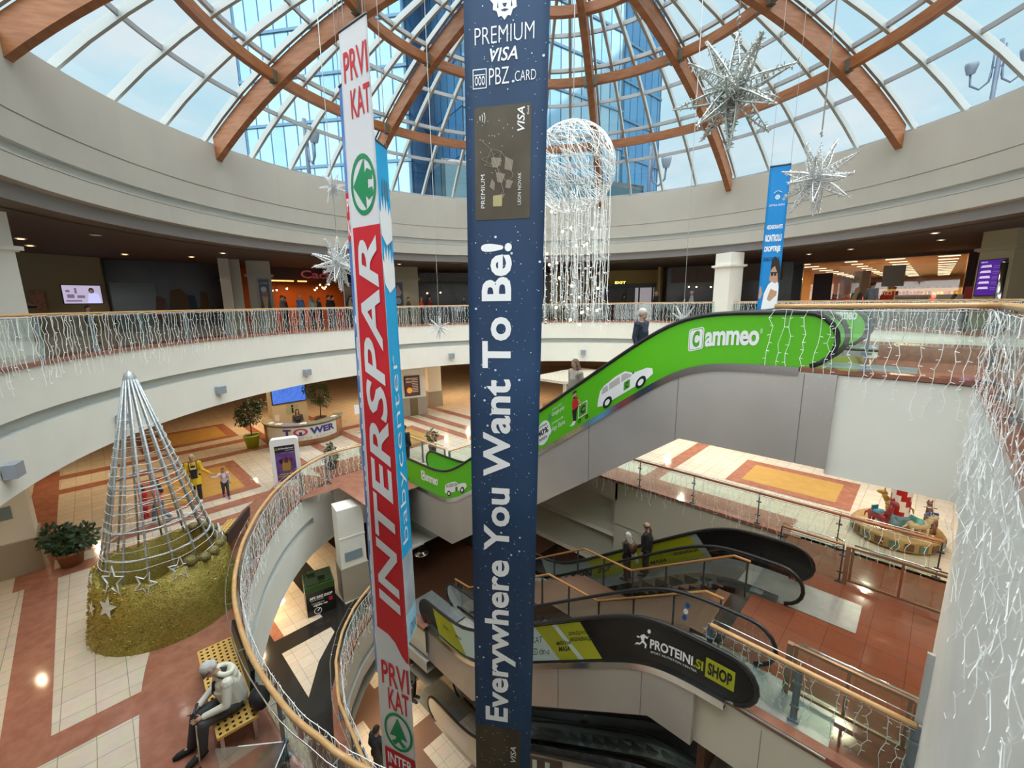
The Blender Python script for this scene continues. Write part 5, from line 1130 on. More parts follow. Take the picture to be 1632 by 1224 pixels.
def person(label, loc, rz, top, bottom, hair, shoes=(.02, .02, .02), pose=None, base=STAND, k=1.0, vox=.018, coat=0.0, hairlen=0, bald=False, sleeves=True, extra=None, skin=SKIN, near=False, group=None, girth=1.0):
    J = dict(base); J.update(pose or {}); J = {a: Vector(p)*k for a, p in J.items()}; g = girth*k
    b = MB(); cap = lambda m, p, q, r0, r1: m.tube([J[p] if isinstance(p, str) else p, ((J[p] if isinstance(p, str) else p)+(J[q] if isinstance(q, str) else q))/2, J[q] if isinstance(q, str) else q], [r0*k, (r0+r1)/2*k, r1*k], 10)
    cap(b, 'pel', 'ch', .125, .135); b.ball(J['pel'], .125*k, 10); b.ball(J['ch'], (.15*k, .11*k, .13*k), 10); cap(b, 'ch', 'nk', .12, .06); hdir = (J['hd']-J['nk']).normalized(); cap(b, 'nk', 'hd', .055, .06)
    for s in 'lr':
        cap(b, 'ch', 's'+s, .09, .062); b.ball(J['s'+s], .066*k, 8); cap(b, 's'+s, 'e'+s, .052, .040); b.ball(J['e'+s], .042*k, 8); cap(b, 'e'+s, 'w'+s, .040, .026)
        b.ball(J['h'+s], .10*k, 8); cap(b, 'h'+s, 'k'+s, .088, .056); b.ball(J['k'+s], .057*k, 8); cap(b, 'k'+s, 'a'+s, .055, .036); b.ball(J['a'+s], .040*k, 8); cap(b, 'a'+s, 'f'+s, .04, .032)
    # head: skull, jaw, nose, ears
    H_ = J['hd']; f = (Vector((0, 1, 0)) - hdir*hdir.y).normalized() if abs(hdir.y) < .95 else Vector((0, 0, -1)); sd_ = f.cross(hdir).normalized()
    pt = lambda x, y, z: H_+(sd_*x+f*y+hdir*z)*k
    b.ball(pt(0, -.012, .025), (.078*k, .092*k, .092*k), 12); b.ball(pt(0, .022, -.045), (.060*k, .062*k, .062*k), 10); b.ball(pt(0, .095, -.02), .017*k, 6); b.tube([pt(0, .085, .02), pt(0, .098, -.018)], [.010*k, .015*k], 6)
    for x in (-.078, .078): b.ball(pt(x, -.01, -.005), (.012*k, .022*k, .03*k), 6)
    V, F = fuse(b, vox if not near else .011, 2)
    m = MB(); m.add(V, F, 0, True)
    for x in (-.030, .030): m.ball(pt(x, .080, .018), .0105*k, 6, 1); m.bar(pt(x-.018, .084, .040), pt(x+.018, .084, .040), .008*k, .006*k, 3)
    m.bar(pt(-.024, .082, -.058), pt(.024, .082, -.058), .010*k, .008*k, 2)
    for s in 'lr':       # hand: palm, four fingers, thumb
        w, e = J['w'+s], J['e'+s]; d = (w-e).normalized(); u = d.cross(Vector((0, 1, .2))).normalized(); sg = 1 if s == 'r' else -1; n = u.cross(d)
        P0 = w+d*.045*k; m.tube([w, w+d*.03*k, w+d*.085*k], [.024*k, .033*k, .030*k], 8)
        for i, L in enumerate((.062, .072, .068, .052)):
            o = u*(.026-.0175*i)*k; q0 = w+d*.08*k+o; q1 = q0+(d*.9+n*.25)*L*.5*k; q2 = q1+(d*.55+n*.75)*L*.55*k; m.tube([q0, q1, q2], [.0095*k, .009*k, .007*k], 6)
        q0 = w+d*.03*k+u*.028*k; m.tube([q0, q0+(d*.6+u*.7)*.035*k, q0+(d*1.0+u*.6)*.06*k], [.011*k, .010*k, .008*k], 6)
    body = m.build('person', [skin, EYE, LIP, M('brow_'+('pale' if sum(hair) > 1 else 'dark'), (.3, .27, .22) if sum(hair) > 1 else (.03, .02, .015), .7)])
    body.location = loc; body.rotation_euler = (0, 0, rz); tag(body, label, 'person', group)
    # garments
    def garment(name, mat, fn, e=vox):
        c = MB(); fn(c); V, F = fuse(c, e if not near else .012, 3); o = MB().add(V, F, 0, True).build(name, mat, body); return o
    def f_top(c):
        cap(c, 'pel', 'ch', .150*girth, .158*girth); c.ball(J['ch'], (.178*g, .135*g, .15*g), 10); cap(c, 'ch', 'nk', .13, .072); c.ball(J['pel'], (.155*g, .145*g, .12*g), 10)
        for s in 'lr':
            cap(c, 'ch', 's'+s, .105, .082); c.ball(J['s'+s], .084*k, 8); cap(c, 's'+s, 'e'+s, .072, .058); c.ball(J['e'+s], .059*k, 8)
            if sleeves: cap(c, 'e'+s, 'w'+s, .057, .044)
        if coat:
            for s in 'lr': q = J['h'+s].lerp(J['k'+s], coat); cap(c, 'h'+s, q, .13, .13)
            q = (J['hl']+J['hr'])/2; q2 = q.lerp((J['kl']+J['kr'])/2, coat); cap(c, q, q2, .14, .14)
    def f_leg(c):
        c.ball(J['pel'], (.14*g, .125*g, .11*g), 10)
        for s in 'lr': c.ball(J['h'+s], .115*k, 8); cap(c, 'h'+s, 'k'+s, .104, .074); c.ball(J['k'+s], .075*k, 8); cap(c, 'k'+s, 'a'+s, .073, .060)
    mname = lambda p, c: M('%s_%d_%d_%d' % ((p,)+tuple(int(99*v) for v in c)), c, .75)
    garment('jacket', mname('jacket_cloth', top), f_top); garment('trousers', mname('trouser_cloth', bottom), f_leg)
    for s in 'lr':
        c = MB(); d = (J['f'+s]-J['a'+s]); c.tube([J['a'+s]-d*.35+Vector((0, 0, -.03*k)), J['a'+s]+Vector((0, 0, -.02*k)), J['f'+s], J['f'+s]+d*.3], [.035*k, .050*k, .046*k, .028*k], 8); c.build('shoe', mname('shoe_leather', shoes), body)
    if hair:
        c = MB(); 
        if bald: 
            for i in range(9): a = pi*.75+pi*1.5*i/8*1.0; c.ball(pt(.072*cos(a-pi*.0), -.02+.085*sin(a-pi*.0)*.9 if sin(a) < .5 else -.02, .0), (.022*k, .03*k, .04*k), 6)
        else:
            c.ball(pt(0, -.028, .045), (.090*k, .098*k, .090*k), 12)
            for z in range(int(hairlen*10)+1): c.ball(pt(0, -.075-.012*z, .0-.07*z), (.085*k, .055*k, .065*k), 10)
            if hairlen > 1:
                for x in (-.08, .08):
                    for z in range(int(hairlen*10)): c.ball(pt(x, -.02-.01*z, -.02-.06*z), (.03*k, .05*k, .05*k), 8)
        V, F = fuse(c, .014 if not near else .010, 2); MB().add(V, F, 0, True).build('hair', mname('hair', hair), body)
    if extra: extra(body, J, pt, k)
    return body
def bagf(m, name='backpack', off=(0, -.19, 1.2), size=(.30, .16, .40)):
    def fn(body, J, pt, k):
        mb = MB(); c = J['ch']+Vector((0, -.20, -.02))*k; mb.ball(c, (size[0]/2*k, size[1]/2*k, size[2]/2*k), 12); mb.build(name, m, body)
        mb = MB()
        for s in (-.11, .11): mb.tube([c+Vector((s, .02, .17))*k, J['ch']+Vector((s, .05, .20))*k, J['ch']+Vector((s, .165, .08))*k, J['ch']+Vector((s, .10, -.12))*k], .014*k, 6)
        mb.build('strap', m, body)
    return fn
# old man on the bench, with cane, hood and glasses
def oldman(body, J, pt, k):
    mb = MB(); c = J['nk']+Vector((0, -.07, .0)); mb.tube([c+Vector((.13*cos(a), .10*sin(a), .03+.02*sin(a))) for a in [2*pi*i/14 for i in range(14)]], .038, 8, closed=True); mb.ball(c+Vector((0, -.09, -.07)), (.15, .075, .12), 10); mb.build('hood', M('cream_hood', (.66, .66, .55), .8), body)
    mb = MB(); mb.tube([c+Vector((-.09, .08, .01)), c+Vector((0, .02, .03)), c+Vector((.09, .08, .01))], .05, 8); mb.build('hood_lining', M('dark_lining', (.015, .015, .018), .8), body)
    mb = MB(); mb.bar(pt(-.075, .085, .02), pt(.075, .085, .02), .012, .022)
    for x in (-.079, .079): mb.bar(pt(x, .08, .024), pt(x, -.01, .02), .006, .008)
    mb.build('glasses', BLACKP, body)
    mb = MB(); p = J['ch']; mb.tube([p+Vector((.03, .15, .10)), p+Vector((.02, .175, -.05)), J['pel']+Vector((.02, .19, .12))], [.03, .035, .03], 6); mb.build('dark_scarf', M('dark_knit', (.02, .02, .025), .9), body)
om = person('old man in a cream hooded jacket dozing on the bench with a cane', (-5.30, -7.43, Z1), RAD(184), (.63, .63, .55), (.045, .048, .052), (.50, .50, .48), (.012, .012, .013), dict(ch=(0, .07, .88), nk=(0, .13, 1.06), hd=(.02, .25, 1.20), sl=(-.18, .1, 1.0), sr=(.18, .1, 1.0), el=(-.25, .16, .73), er=(.25, .16, .73), wl=(-.10, .42, .64), wr=(.12, .42, .66), kl=(-.12, .43, .55), kr=(.11, .46, .55), al=(-.08, .48, .10), ar=(.14, .56, .09), fl=(-.10, .64, .05), fr=(.18, .72, .04)), SIT, 1.1, .014, near=True, extra=oldman, girth=1.2)
ck = thing('walking_cane', 'black handled walking cane leaning between the old man\'s hands', 'cane', (-5.32, -7.48, Z1), RAD(184))
mb = MB(); mb.tube([(-.26, .56, .02), (-.10, .50, .62)], .011, 8); mb.build('shaft', M('cane_bamboo', (.45, .38, .27), .5), ck); mb = MB(); mb.tube([(-.10, .50, .62), (-.05, .48, .80)], .015, 8); mb.tube([(-.11, .52, .80), (-.05, .48, .83), (.06, .42, .82)], .020, 8); mb.build('handle', BLACKP, ck); mb = MB(); mb.ball((-.262, .562, .02), (.02, .02, .022), 8); mb.build('rubber_tip', BLACK, ck)
o = MB(); o.ball((0, 0, .16), (.20, .15, .17), 14); o.tube([(-.12, 0, .28), (-.05, 0, .40), (.05, 0, .40), (.12, 0, .28)], .016, 6); o = o.build('shoulder_bag', M('black_nylon', (.012, .013, .016), .6), None, (-5.0, -7.16, Z1+.455)); tag(o, 'black bag on the bench behind the old man', 'bag')
# woman in yellow and the girl
ylw = (.62, .40, .01)
def openfront(body, J, pt, k):
    mb = MB(); p, q = J['ch'], J['pel']; mb.add([p+Vector((-.06, .170, .12)), p+Vector((.06, .170, .12)), q+Vector((.10, .182, -.05)), q+Vector((-.10, .182, -.05))], [(0, 1, 2, 3)]); mb.ball((p+q)/2+Vector((0, .10, 0)), (.11, .085, .26), 10); mb.build('black_top', M('black_knit', (.012, .012, .014), .8), body)
    mb = MB(); mb.box((p+q)/2+Vector((0, .183, .16)), (.16, .01, .06)); mb.build('shirt_print', M('cream_print', (.6, .5, .35), .6), body)
    bagf(M('dark_backpack', (.02, .02, .03), .6))(body, J, pt, k)
    mb = MB(); mb.ball(pt(0, -.13, .05), (.04, .05, .08), 8); mb.build('pony_tail', M('blond_hair', (.45, .32, .16), .6), body)
person('woman in a long yellow coat walking hand in hand with a girl', (-16.1, -6.15, Z1), RAD(-100), ylw, (.012, .012, .014), (.45, .32, .16), (.6, .58, .52), dict(WALK, el=(-.24, .06, 1.16), wl=(-.46, .12, .97), nk=(0, .02, 1.45)), STAND, 1.0, .016, .75, .4, extra=openfront)
person('little girl with a pink backpack holding the hand of the woman in yellow', (-15.62, -5.38, Z1), RAD(-95), (.55, .48, .50), (.03, .03, .05), (.10, .05, .03), (.35, .04, .20), dict(WALK, er=(.32, .03, 1.28), wr=(.55, .02, 1.34), el=(-.24, .02, 1.13), wl=(-.25, .05, .9)), STAND, .66, .014, 0, .2, extra=bagf(M('pink_backpack', (.62, .05, .16), .5)))
person('child in a long red coat seen through the cone tree, left of the pink shirt', (-15.75, -7.62, Z1), RAD(150), (.48, .015, .02), (.40, .02, .025), (.02, .015, .01), (.45, .02, .02), {}, STAND, .68, .014, .9, .2)
person('person in a coral shirt and jeans with dark hair behind the cone tree', (-14.95, -7.30, Z1), RAD(140), (.72, .14, .10), (.10, .13, .20), (.02, .015, .012), (.45, .48, .5), WALK, STAND, .86, .016, 0, .5)
person('receptionist with dark glasses sitting behind the information desk', (-21.9, -.62, Z1), RAD(-105), (.05, .045, .05), (.03, .03, .03), (.015, .01, .008), (.02, .02, .02), dict(hd=(0, .14, 1.24)), SIT, 1.02, .02, 0, 1.2)
person('man in black standing by the side railing, right of the white and red banner', (-13.35, .75, Z1), RAD(20), (.010, .011, .016), (.012, .013, .018), (.02, .018, .015), (.02, .02, .02), {}, STAND, 1.06, .02, .2)
# riders
def stripes(body, J, pt, k):
    mb = MB()
    for i, z in enumerate((.05, -.06, -.15)): c = J['ch']+Vector((0, -.145, z))*k; mb.tube([c+Vector((-.15, .05, 0)), c+Vector((-.07, .0, .02)), c+Vector((.07, .0, .02)), c+Vector((.15, .05, 0))], .026, 6)
    mb.build('white_stripes', M('white_cloth', (.7, .72, .74), .7), body)
person('grey haired man in a dark jacket with white stripes riding the green escalator', (-2.62, .58, -.83), RAD(-90), (.015, .02, .045), (.02, .02, .025), (.55, .52, .47), (.02, .02, .02), {}, STAND, 1.05, .018, extra=stripes)
person('long haired woman in a beige sweater riding the green escalator downward', (-4.42, .58, -2.12), RAD(165), (.33, .28, .24), (.05, .05, .06), (.17, .10, .055), (.03, .03, .03), {}, STAND, 1.05, .018, hairlen=1.8)
person('woman with pale hair and a brown bag on the far lower escalator', (-3.78, 2.55, Z1-1.70), RAD(90), (.02, .018, .02), (.012, .012, .014), (.62, .60, .55), (.02, .02, .02), {}, STAND, .93, .018, .3, 1.2, extra=bagf(M('brown_leather_bag', (.18, .08, .04), .5), 'shoulder_bag', size=(.34, .2, .42)))
person('bald man in black on the far lower escalator', (-3.2, 2.60, Z1-1.30), RAD(100), (.010, .010, .013), (.012, .012, .014), (.08, .06, .05), (.02, .02, .02), {}, STAND, 1.0, .018, .5, bald=True, girth=1.15)
person('person in black going down the near lower escalator, half behind the navy banner', (-6.3, -.85, Z0+.45), RAD(90), (.010, .010, .012), (.012, .012, .014), (.02, .015, .012), (.02, .02, .02), {}, STAND, 1.0, .02, .2)
person('person in a dark coat standing under the foot of the green escalator', (-11.7, 2.75, Z0), RAD(0), (.012, .012, .014), (.012, .012, .014), (.02, .015, .012), (.02, .02, .02), {}, STAND, 1.0, .022, .4)
person('tall man in dark clothes seen from behind on the lowest floor', (-8.55, -3.72, ZB), RAD(20), (.030, .033, .038), (.035, .037, .042), (.02, .018, .015), (.02, .02, .02), {}, STAND, 1.12, .018, .25)
person('child in dark clothes beside the tall man on the lowest floor', (-8.95, -4.12, ZB), RAD(25), (.035, .033, .035), (.03, .03, .032), (.05, .035, .02), (.03, .03, .03), {}, STAND, .80, .018, .3, .3)
person('person in a grey and black coat near the lowest escalator', (-10.1, -1.5, ZB), RAD(-60), (.13, .14, .15), (.02, .02, .02), (.02, .015, .012), (.02, .02, .02), {}, STAND, 1.0, .022, .2, .6)
person('man in a pale blue shirt bending at the lowest escalator', (-4.15, .75, ZB+.45), RAD(-120), (.17, .21, .28), (.03, .03, .035), (.015, .012, .01), (.02, .02, .02), dict(ch=(0, .06, 1.25), nk=(0, .12, 1.43), hd=(0, .2, 1.55), wl=(-.2, .28, .95), wr=(.22, .30, .95)), STAND, 1.0, .02)
# visitors on the upper floor, behind the railing
UP = [('man in a grey coat at the left end of the cafe crowd', -22.5, -.55, (.12, .12, .13), (.10, .06, .04), .98, 0), ('woman with dark hair inside the cafe crowd, right of the grey coat', -23.5, -.1, (.08, .03, .03), (.02, .015, .01), .95, .5),
      ('bald man in a bright blue jacket in the cafe crowd', -22.5, .35, (.08, .17, .38), (.42, .34, .28), 1.0, 0), ('person in a pale turquoise top in the cafe crowd', -22.6, 1.0, (.30, .42, .44), (.25, .16, .08), .97, .3),
      ('person in dark green half hidden in the cafe crowd', -23.0, 1.55, (.03, .05, .04), (.12, .07, .04), .92, .3), ('man in a navy jacket in the cafe crowd', -22.8, 2.0, (.02, .025, .04), (.03, .02, .015), 1.0, 0),
      ('person in black beside the navy jacket', -23.2, 2.4, (.015, .015, .018), (.02, .015, .01), .99, 0), ('person with a pale green top right of the big white star', -22.7, 3.25, (.30, .33, .26), (.05, .03, .02), .98, .6),
      ('boy in dark green beside the red sweaters at the railing', -21.35, 6.35, (.07, .075, .05), (.09, .05, .03), .93, 0), ('person in a bright red sweater at the railing', -21.2, 7.2, (.62, .05, .02), (.16, .11, .06), .93, 0),
      ('child in a dark red coat behind the bright red sweater', -21.9, 8.3, (.30, .015, .02), (.02, .015, .01), .97, 0), ('person in dark teal just left of the navy banner', -20.8, 10.3, (.04, .06, .06), (.12, .09, .07), .93, .2),
      ('waiter in a white shirt inside the cafe behind the red sweater', -24.6, 10.2, (.55, .62, .68), (.03, .02, .015), 1.02, 0), ('person in a brown coat in front of the glass entrance doors', -13.8, 19.2, (.10, .06, .04), (.03, .02, .015), .95, .4),
      ('man in black near the dark restaurant wall', -10.6, 17.6, (.015, .015, .02), (.45, .42, .40), 1.0, 0), ('person with white hair and a pale jacket left of the cream pillar', -8.4, 17.7, (.52, .53, .52), (.62, .58, .52), .98, 0),
      ('blonde woman in black embracing a man before the supermarket', -.55, 16.9, (.02, .022, .03), (.32, .20, .09), .94, 1.3), ('man in grey embracing the blonde woman before the supermarket', -.05, 17.2, (.20, .22, .25), (.015, .012, .01), 1.08, 0),
      ('woman with dark brown hair low behind the landing railing', 2.55, 15.0, (.06, .04, .04), (.035, .018, .012), .72, .6), ('person with dark hair seated below the wall screen', -17.9, -8.0, (.02, .02, .025), (.012, .01, .01), .73, 0)]
for i, (lb, x, y, tc_, hc, kk, hl) in enumerate(UP):
    person(lb, (x, y, 0), RAD(-35 if i not in (2, 3, 15) else 120), tc_, (.02, .022, .03), hc, (.02, .02, .02), {}, STAND, kk, .026, 0, hl, group='visitors behind the upper railing')
# ------------------------------------------------------------------ upper floor: shopfronts, columns, lamps
def wallseg(mb, p, q, z0, z1, mi=0, th=.2):
    p, q = Vector(p), Vector(q); d = q-p; an = atan2(d.y, d.x); c = (p+q)/2; mb.box((c.x, c.y, (z0+z1)/2), (d.length, th, z1-z0), an, mi)
mb = MB()
wallseg(mb, (-24.2, -13.2), (-26.30, -7.15), 0, 3.5, 0); wallseg(mb, (-26.30, -7.15), (-27.0, -7.3), 0, 3.5, 0)
wallseg(mb, (-27.1, -7.2), (-26.6, -1.9), 0, 3.5, 1); wallseg(mb, (-28.6, -1.9), (-29.6, 6), 0, 3.5, 2); wallseg(mb, (-26.9, .3), (-27.2, 5.6), 2.75, 3.5, 3); wallseg(mb, (-26.6, -1.6), (-28.7, -1.8), 0, 3.5, 3)
wallseg(mb, (-29.4, 6), (-25.2, 12.5), 0, 3.5, 1); wallseg(mb, (-24.9, 8.2), (-22.6, 13.5), 2.7, 3.2, 6); wallseg(mb, (-25.2, 12.5), (-20.5, 19), 0, 3.5, 1)
wallseg(mb, (-20.5, 19), (-12.4, 24.4), 0, 3.5, 4); wallseg(mb, (-13.2, 23.9), (-12.2, 21.2), 0, 3.5, 4); wallseg(mb, (-12.2, 22.5), (-4.7, 24.4), 0, 3.5, 1); wallseg(mb, (-11.8, 22.3), (-5.2, 24.0), 2.4, 3.45, 5)
wallseg(mb, (-4.75, 24.4), (-4.15, 24.4), 0, 3.5, 1); wallseg(mb, (-4.7, 24.3), (3.2, 24.3), 3.32, 3.5, 5); wallseg(mb, (3.0, 24.4), (3.5, 24.4), 0, 3.5, 5); wallseg(mb, (3.4, 24.4), (3.9, 18.5), 0, 3.5, 5)
wallseg(mb, (5.0, 19), (13, 12), 0, 3.5, 5)
struct(mb.build('wall_upper_shops', [M('olive_wall', (.24, .21, .13), .8), M('dark_shopfront', (.016, .013, .011), .25, noise=(.8, (.03, .02, .016))), M('orange_cafe_wall', (.36, .10, .012), .6), M('brown_fascia', (.075, .035, .02), .5), M('yellow_wall', (.40, .28, .09), .7), M('rust_panel', (.10, .045, .02), .45), M('grey_fascia', (.15, .14, .13), .6)]))
# supermarket interior
mb = MB(); mb.box((-.3, 24.6, .4), (7.6, .12, .8), 0, 4)
mb.add([(-6, 24.4, .01), (8, 24.4, .01), (8, 60, .01), (-6, 60, .01)], [(0, 1, 2, 3)], 0); mb.add([(-6, 24.5, 3.35), (8, 24.5, 3.35), (8, 60, 3.35), (-6, 60, 3.35)], [(0, 1, 2, 3)], 1)
mb.box((1, 60, 1.7), (16, .2, 3.4), 0, 2); mb.box((-6, 42, 1.7), (.2, 36, 3.4), 0, 2); mb.box((8, 42, 1.7), (.2, 36, 3.4), 0, 2)
struct(mb.build('wall_supermarket', [M('shop_floor', (.45, .32, .2), .25), M('shop_ceiling', (.42, .30, .22), .8), M('shop_orange_wall', (.62, .33, .10), .7), REDP, M('cream_counter_front', (.52, .44, .32), .6)]))
TUBE = M('fluorescent_tube', (1, .9, .7), .5, emit=(1, .86, .60), es=3)
for j, x in enumerate((-4.4, -1.9, .1, 2.3)):
    for i in range(11):
        y = 25.2+2.8*i
        o = MB(); o.box((x, y, 3.31), (.85 if j != 1 else .6, .14, .035)); o = o.build('ceiling_strip_light', TUBE)
        tag(o, 'warm strip light in the supermarket ceiling, %s row' % ('leftmost', 'second', 'third', 'rightmost')[j], 'ceiling light', 'supermarket strip lights, %s row' % ('leftmost', 'second', 'third', 'rightmost')[j])
for y in (28, 36, 46): lamp(.5, y, 3.2, 800, 2.5, (1, .78, .5), name='supermarket_lamp')
GOODS = [M('goods_%s' % n, c, .5) for n, c in (('red', (.4, .03, .02)), ('orange', (.55, .25, .05)), ('cream', (.55, .45, .3)), ('brown', (.12, .05, .03)), ('yellow', (.55, .4, .08)))]
rnd = random.Random(9)
for lb, x, y, w, h, rot in (('long red and brown shelf unit at the left of the supermarket', -2.6, 27.2, 2.6, 1.15, 0), ('red topped checkout shelf in the middle of the supermarket', .6, 27.0, 2.4, 1.25, 0), ('low checkout shelf at the right of the supermarket', 2.0, 30, 2.0, 1.2, 0), ('tall bright shelf wall far back in the supermarket', 1.5, 56, 9, 2.0, 0)):
    s = thing('shop_shelf', lb, 'shelf', (x, y, .01)); mb = MB(); mb.box((0, 0, h/2), (w, .5, h)); mb.box((0, 0, h+.02), (w, .6, .05)); mb.build('body', GOODS[0] if h < 1.5 else M('glowing_shelf', (.7, .42, .14), .5, emit=(1, .55, .16), es=.45), s)
    mb = MB(); n = int(w/.16)
    for i in range(n): mb.box((-w/2+.1+i*w/n, -.05, h+.05+.1), (.12, .2, .12+.16*rnd.random()), 0, rnd.randrange(5))
    c_ = mb.build('goods', GOODS, s); c_['kind'] = 'stuff'
mb = MB(); mb.box((-.6, 24.25, 1.9), (7.1, .03, 2.9)); struct(mb.build('window_1', SHOPG))
for i, (x, y, w, h, z, m, lb) in enumerate(((-3.05, 24.2, .95, 1.6, 1.85, 'poster_dark', 'dark poster in the supermarket window at left'), (-1.35, 26, .8, 1.55, 2.0, 'poster_beige', 'beige hanging board in the middle of the supermarket window'), (.2, 24.2, .95, 1.15, 2.35, 'poster_green', 'grey green hanging notice in the supermarket window'))):
    o = MB(); o.box((x, y, z), (w, .04, h)); o = o.build('shop_poster', M(m, ((.04, .02, .015), (.42, .30, .2), (.45, .44, .36))[i], .6)); tag(o, lb, 'poster')
for i, (x, w, lb) in enumerate(((1.2, 1.3, 'framed photo board standing before the supermarket counter'), (2.5, .9, 'blank cream board right of the framed photo board'))):
    o = thing('counter_board', lb, 'board', (x, 20.2, 0), 0); mb = MB(); mb.box((0, 0, .95), (w, .06, .62)); mb.build('frame', M('board_frame', (.55, .47, .34), .5), o); mb = MB(); mb.box((0, -.035, .95), (w-.12, .02, .48)); mb.build('picture', M(('grey_photo', 'cream_sheet')[i], ((.16, .14, .12), (.5, .42, .32))[i], .5, noise=(5, ((.34, .26, .2), (.54, .46, .36))[i])), o); mb = MB(); mb.box((-w/2+.1, 0, .32), (.05, .05, .64)); mb.box((w/2-.1, 0, .32), (.05, .05, .64)); mb.build('feet', BLACKP, o)
# columns of the upper floor
def upcol(label, x, y, sx_, sy_, rz, cap=2.83, m=PLASTER):
    c = thing('column', label, 'column', (x, y, 0), rz); mb = MB(); mb.box((0, 0, 1.75), (sx_, sy_, 3.5)); mb.build('shaft', m, c); mb = MB(); mb.box((0, 0, cap), (sx_+.24, sy_+.24, .10)); mb.box((0, 0, cap-.06), (sx_+.12, sy_+.12, .05)); mb.build('capital', m, c); return c
upcol('cream square column at the far left edge of the upper floor', -14.5, -10.30, 1.3, 1.9, RAD(30), 2.65)
p = onC(88, 13.2); upcol('cream square pillar standing at the far railing right of the escalator', p[0], p[1], 1.0, .85, RAD(-26), 2.86)
c1 = upcol('grey panelled column with a poster left of the cafe', -23.9, -1.1, .6, 1.1, RAD(-15), 2.75, M('grey_column', (.36, .34, .28), .7))
mb = MB(); mb.box((.36, .15, 1.75), (.06, .62, 1.75)); f_ = mb.build('poster_frame', M('frame_grey', (.24, .23, .21), .5), c1); mb = MB(); SP = plane_surf((.395, -.08, .95), (0, .48, 0), (0, 0, 1.6)); SP.poly(mb, [(0, 0), (1, 0), (1, 1), (0, 1)], 0); SP.poly(mb, [(.35, .05), (.65, .05), (.8, .45), (.2, .45)], .004, 2); SP.ring(mb, .5, .55, .33, .12, 1, 16, .005, 1); SP.ring(mb, .45, .68, .28, .09, 1, 14, .006, 3); SP.text(mb, 'ICE CREAM', .15, .85, .85, .91, .01, off=.005, mi=3); mb.build('poster', [M('night_print', (.012, .014, .02), .4), M('berry_print', (.20, .09, .09), .5), M('cone_print', (.36, .25, .1), .5), M('ice_print', (.34, .42, .46), .5)], f_)
mb = MB()
for i, (x, y) in enumerate(((-23.45, -2.75), (-23.6, -2.25))): mb.box((x, y, 1.75), (.3, .45, 3.5), RAD(-15))
o = mb.build('wall_panel_slabs', MAT['grey_column']); struct(o)
c2 = upcol('olive column with a lion poster between the two tall banners', -22.9, 7.1, .9, 1.7, RAD(-28), 2.75, M('olive_column', (.33, .30, .20), .7))
mb = MB(); mb.box((.48, -.45, 1.75), (.06, .72, 1.7)); f_ = mb.build('poster_frame', MAT['frame_grey'], c2); mb = MB(); SP = plane_surf((.515, -.74, .98), (0, .58, 0), (0, 0, 1.55)); SP.poly(mb, [(0, 0), (1, 0), (1, 1), (0, 1)], 0); SP.poly(mb, [(.1, .6), (.5, .9), (.9, .6), (.7, .45), (.3, .45)], .004, 1); SP.ring(mb, .5, .25, .3, .14, 1, 16, .004, 2); mb.build('poster', [M('ink_print', (.015, .017, .022), .4), M('mauve_print', (.30, .20, .22), .5), M('steel_print', (.2, .25, .29), .5)], f_)
c3 = upcol('khaki column with a purple menu screen at right before the supermarket', 3.72, 15.92, 1.0, .95, RAD(-35), 2.86, M('khaki_column', (.44, .38, .24), .7))
mb = MB(); mb.box((-.02, -.52, 1.82), (.80, .07, 1.32)); f_ = mb.build('screen_frame', BLACKP, c3); SP = plane_surf((-.39, -.558, 1.19), (.74, 0, 0), (0, 0, 1.26)); mb = MB(); SP.poly(mb, [(0, 0), (1, 0), (1, 1), (0, 1)], 0)
for i in range(5): SP.poly(mb, [(.06, .80-.155*i), (.52, .80-.155*i), (.48, .87-.155*i), (.12, .86-.155*i)], .004, 1); SP.poly(mb, [(.58, .82-.155*i), (.9, .82-.155*i), (.9, .84-.155*i), (.58, .84-.155*i)], .004, 2); SP.poly(mb, [(.58, .77-.155*i), (.84, .77-.155*i), (.84, .785-.155*i), (.58, .785-.155*i)], .004, 2)
SP.text(mb, 'MENU', .06, .93, .32, .97, .02, off=.004, mi=1); mb.build('display', [M('violet_display', (.05, .01, .15), .3, emit=(.06, .012, .21), es=1), M('white_display', (.6, .5, .7), .3, emit=(.62, .52, .80), es=.8), M('lilac_display', (.2, .1, .4), .3, emit=(.16, .08, .42), es=.8)], f_)
sp_ = thing('steel_post', 'tall polished steel post beside the khaki column at the right edge', 'post', (3.62, 14.55, 0)); mb = MB(); mb.tube([(0, 0, 0), (0, 0, 2.3)], .10, 14); mb.ball((0, 0, 2.3), .10, 10); mb.build('tube', CHROME, sp_); mb = MB(); mb.lathe([(.2, 0), (.2, .05), (.1, .06)], (0, 0, 0), 16); mb.build('base', STEEL, sp_)
wn_ = thing('wall_tablet', 'dark red vertical sign left of the khaki column', 'sign', (2.95, 16.1, 0), RAD(-35)); mb = MB(); mb.box((0, 0, 1.15), (.28, .08, .75)); mb.build('plate', M('deep_red_sign', (.22, .01, .01), .5), wn_); mb = MB(); mb.box((0, 0, .4), (.05, .05, .8)); mb.build('leg', BLACKP, wn_)
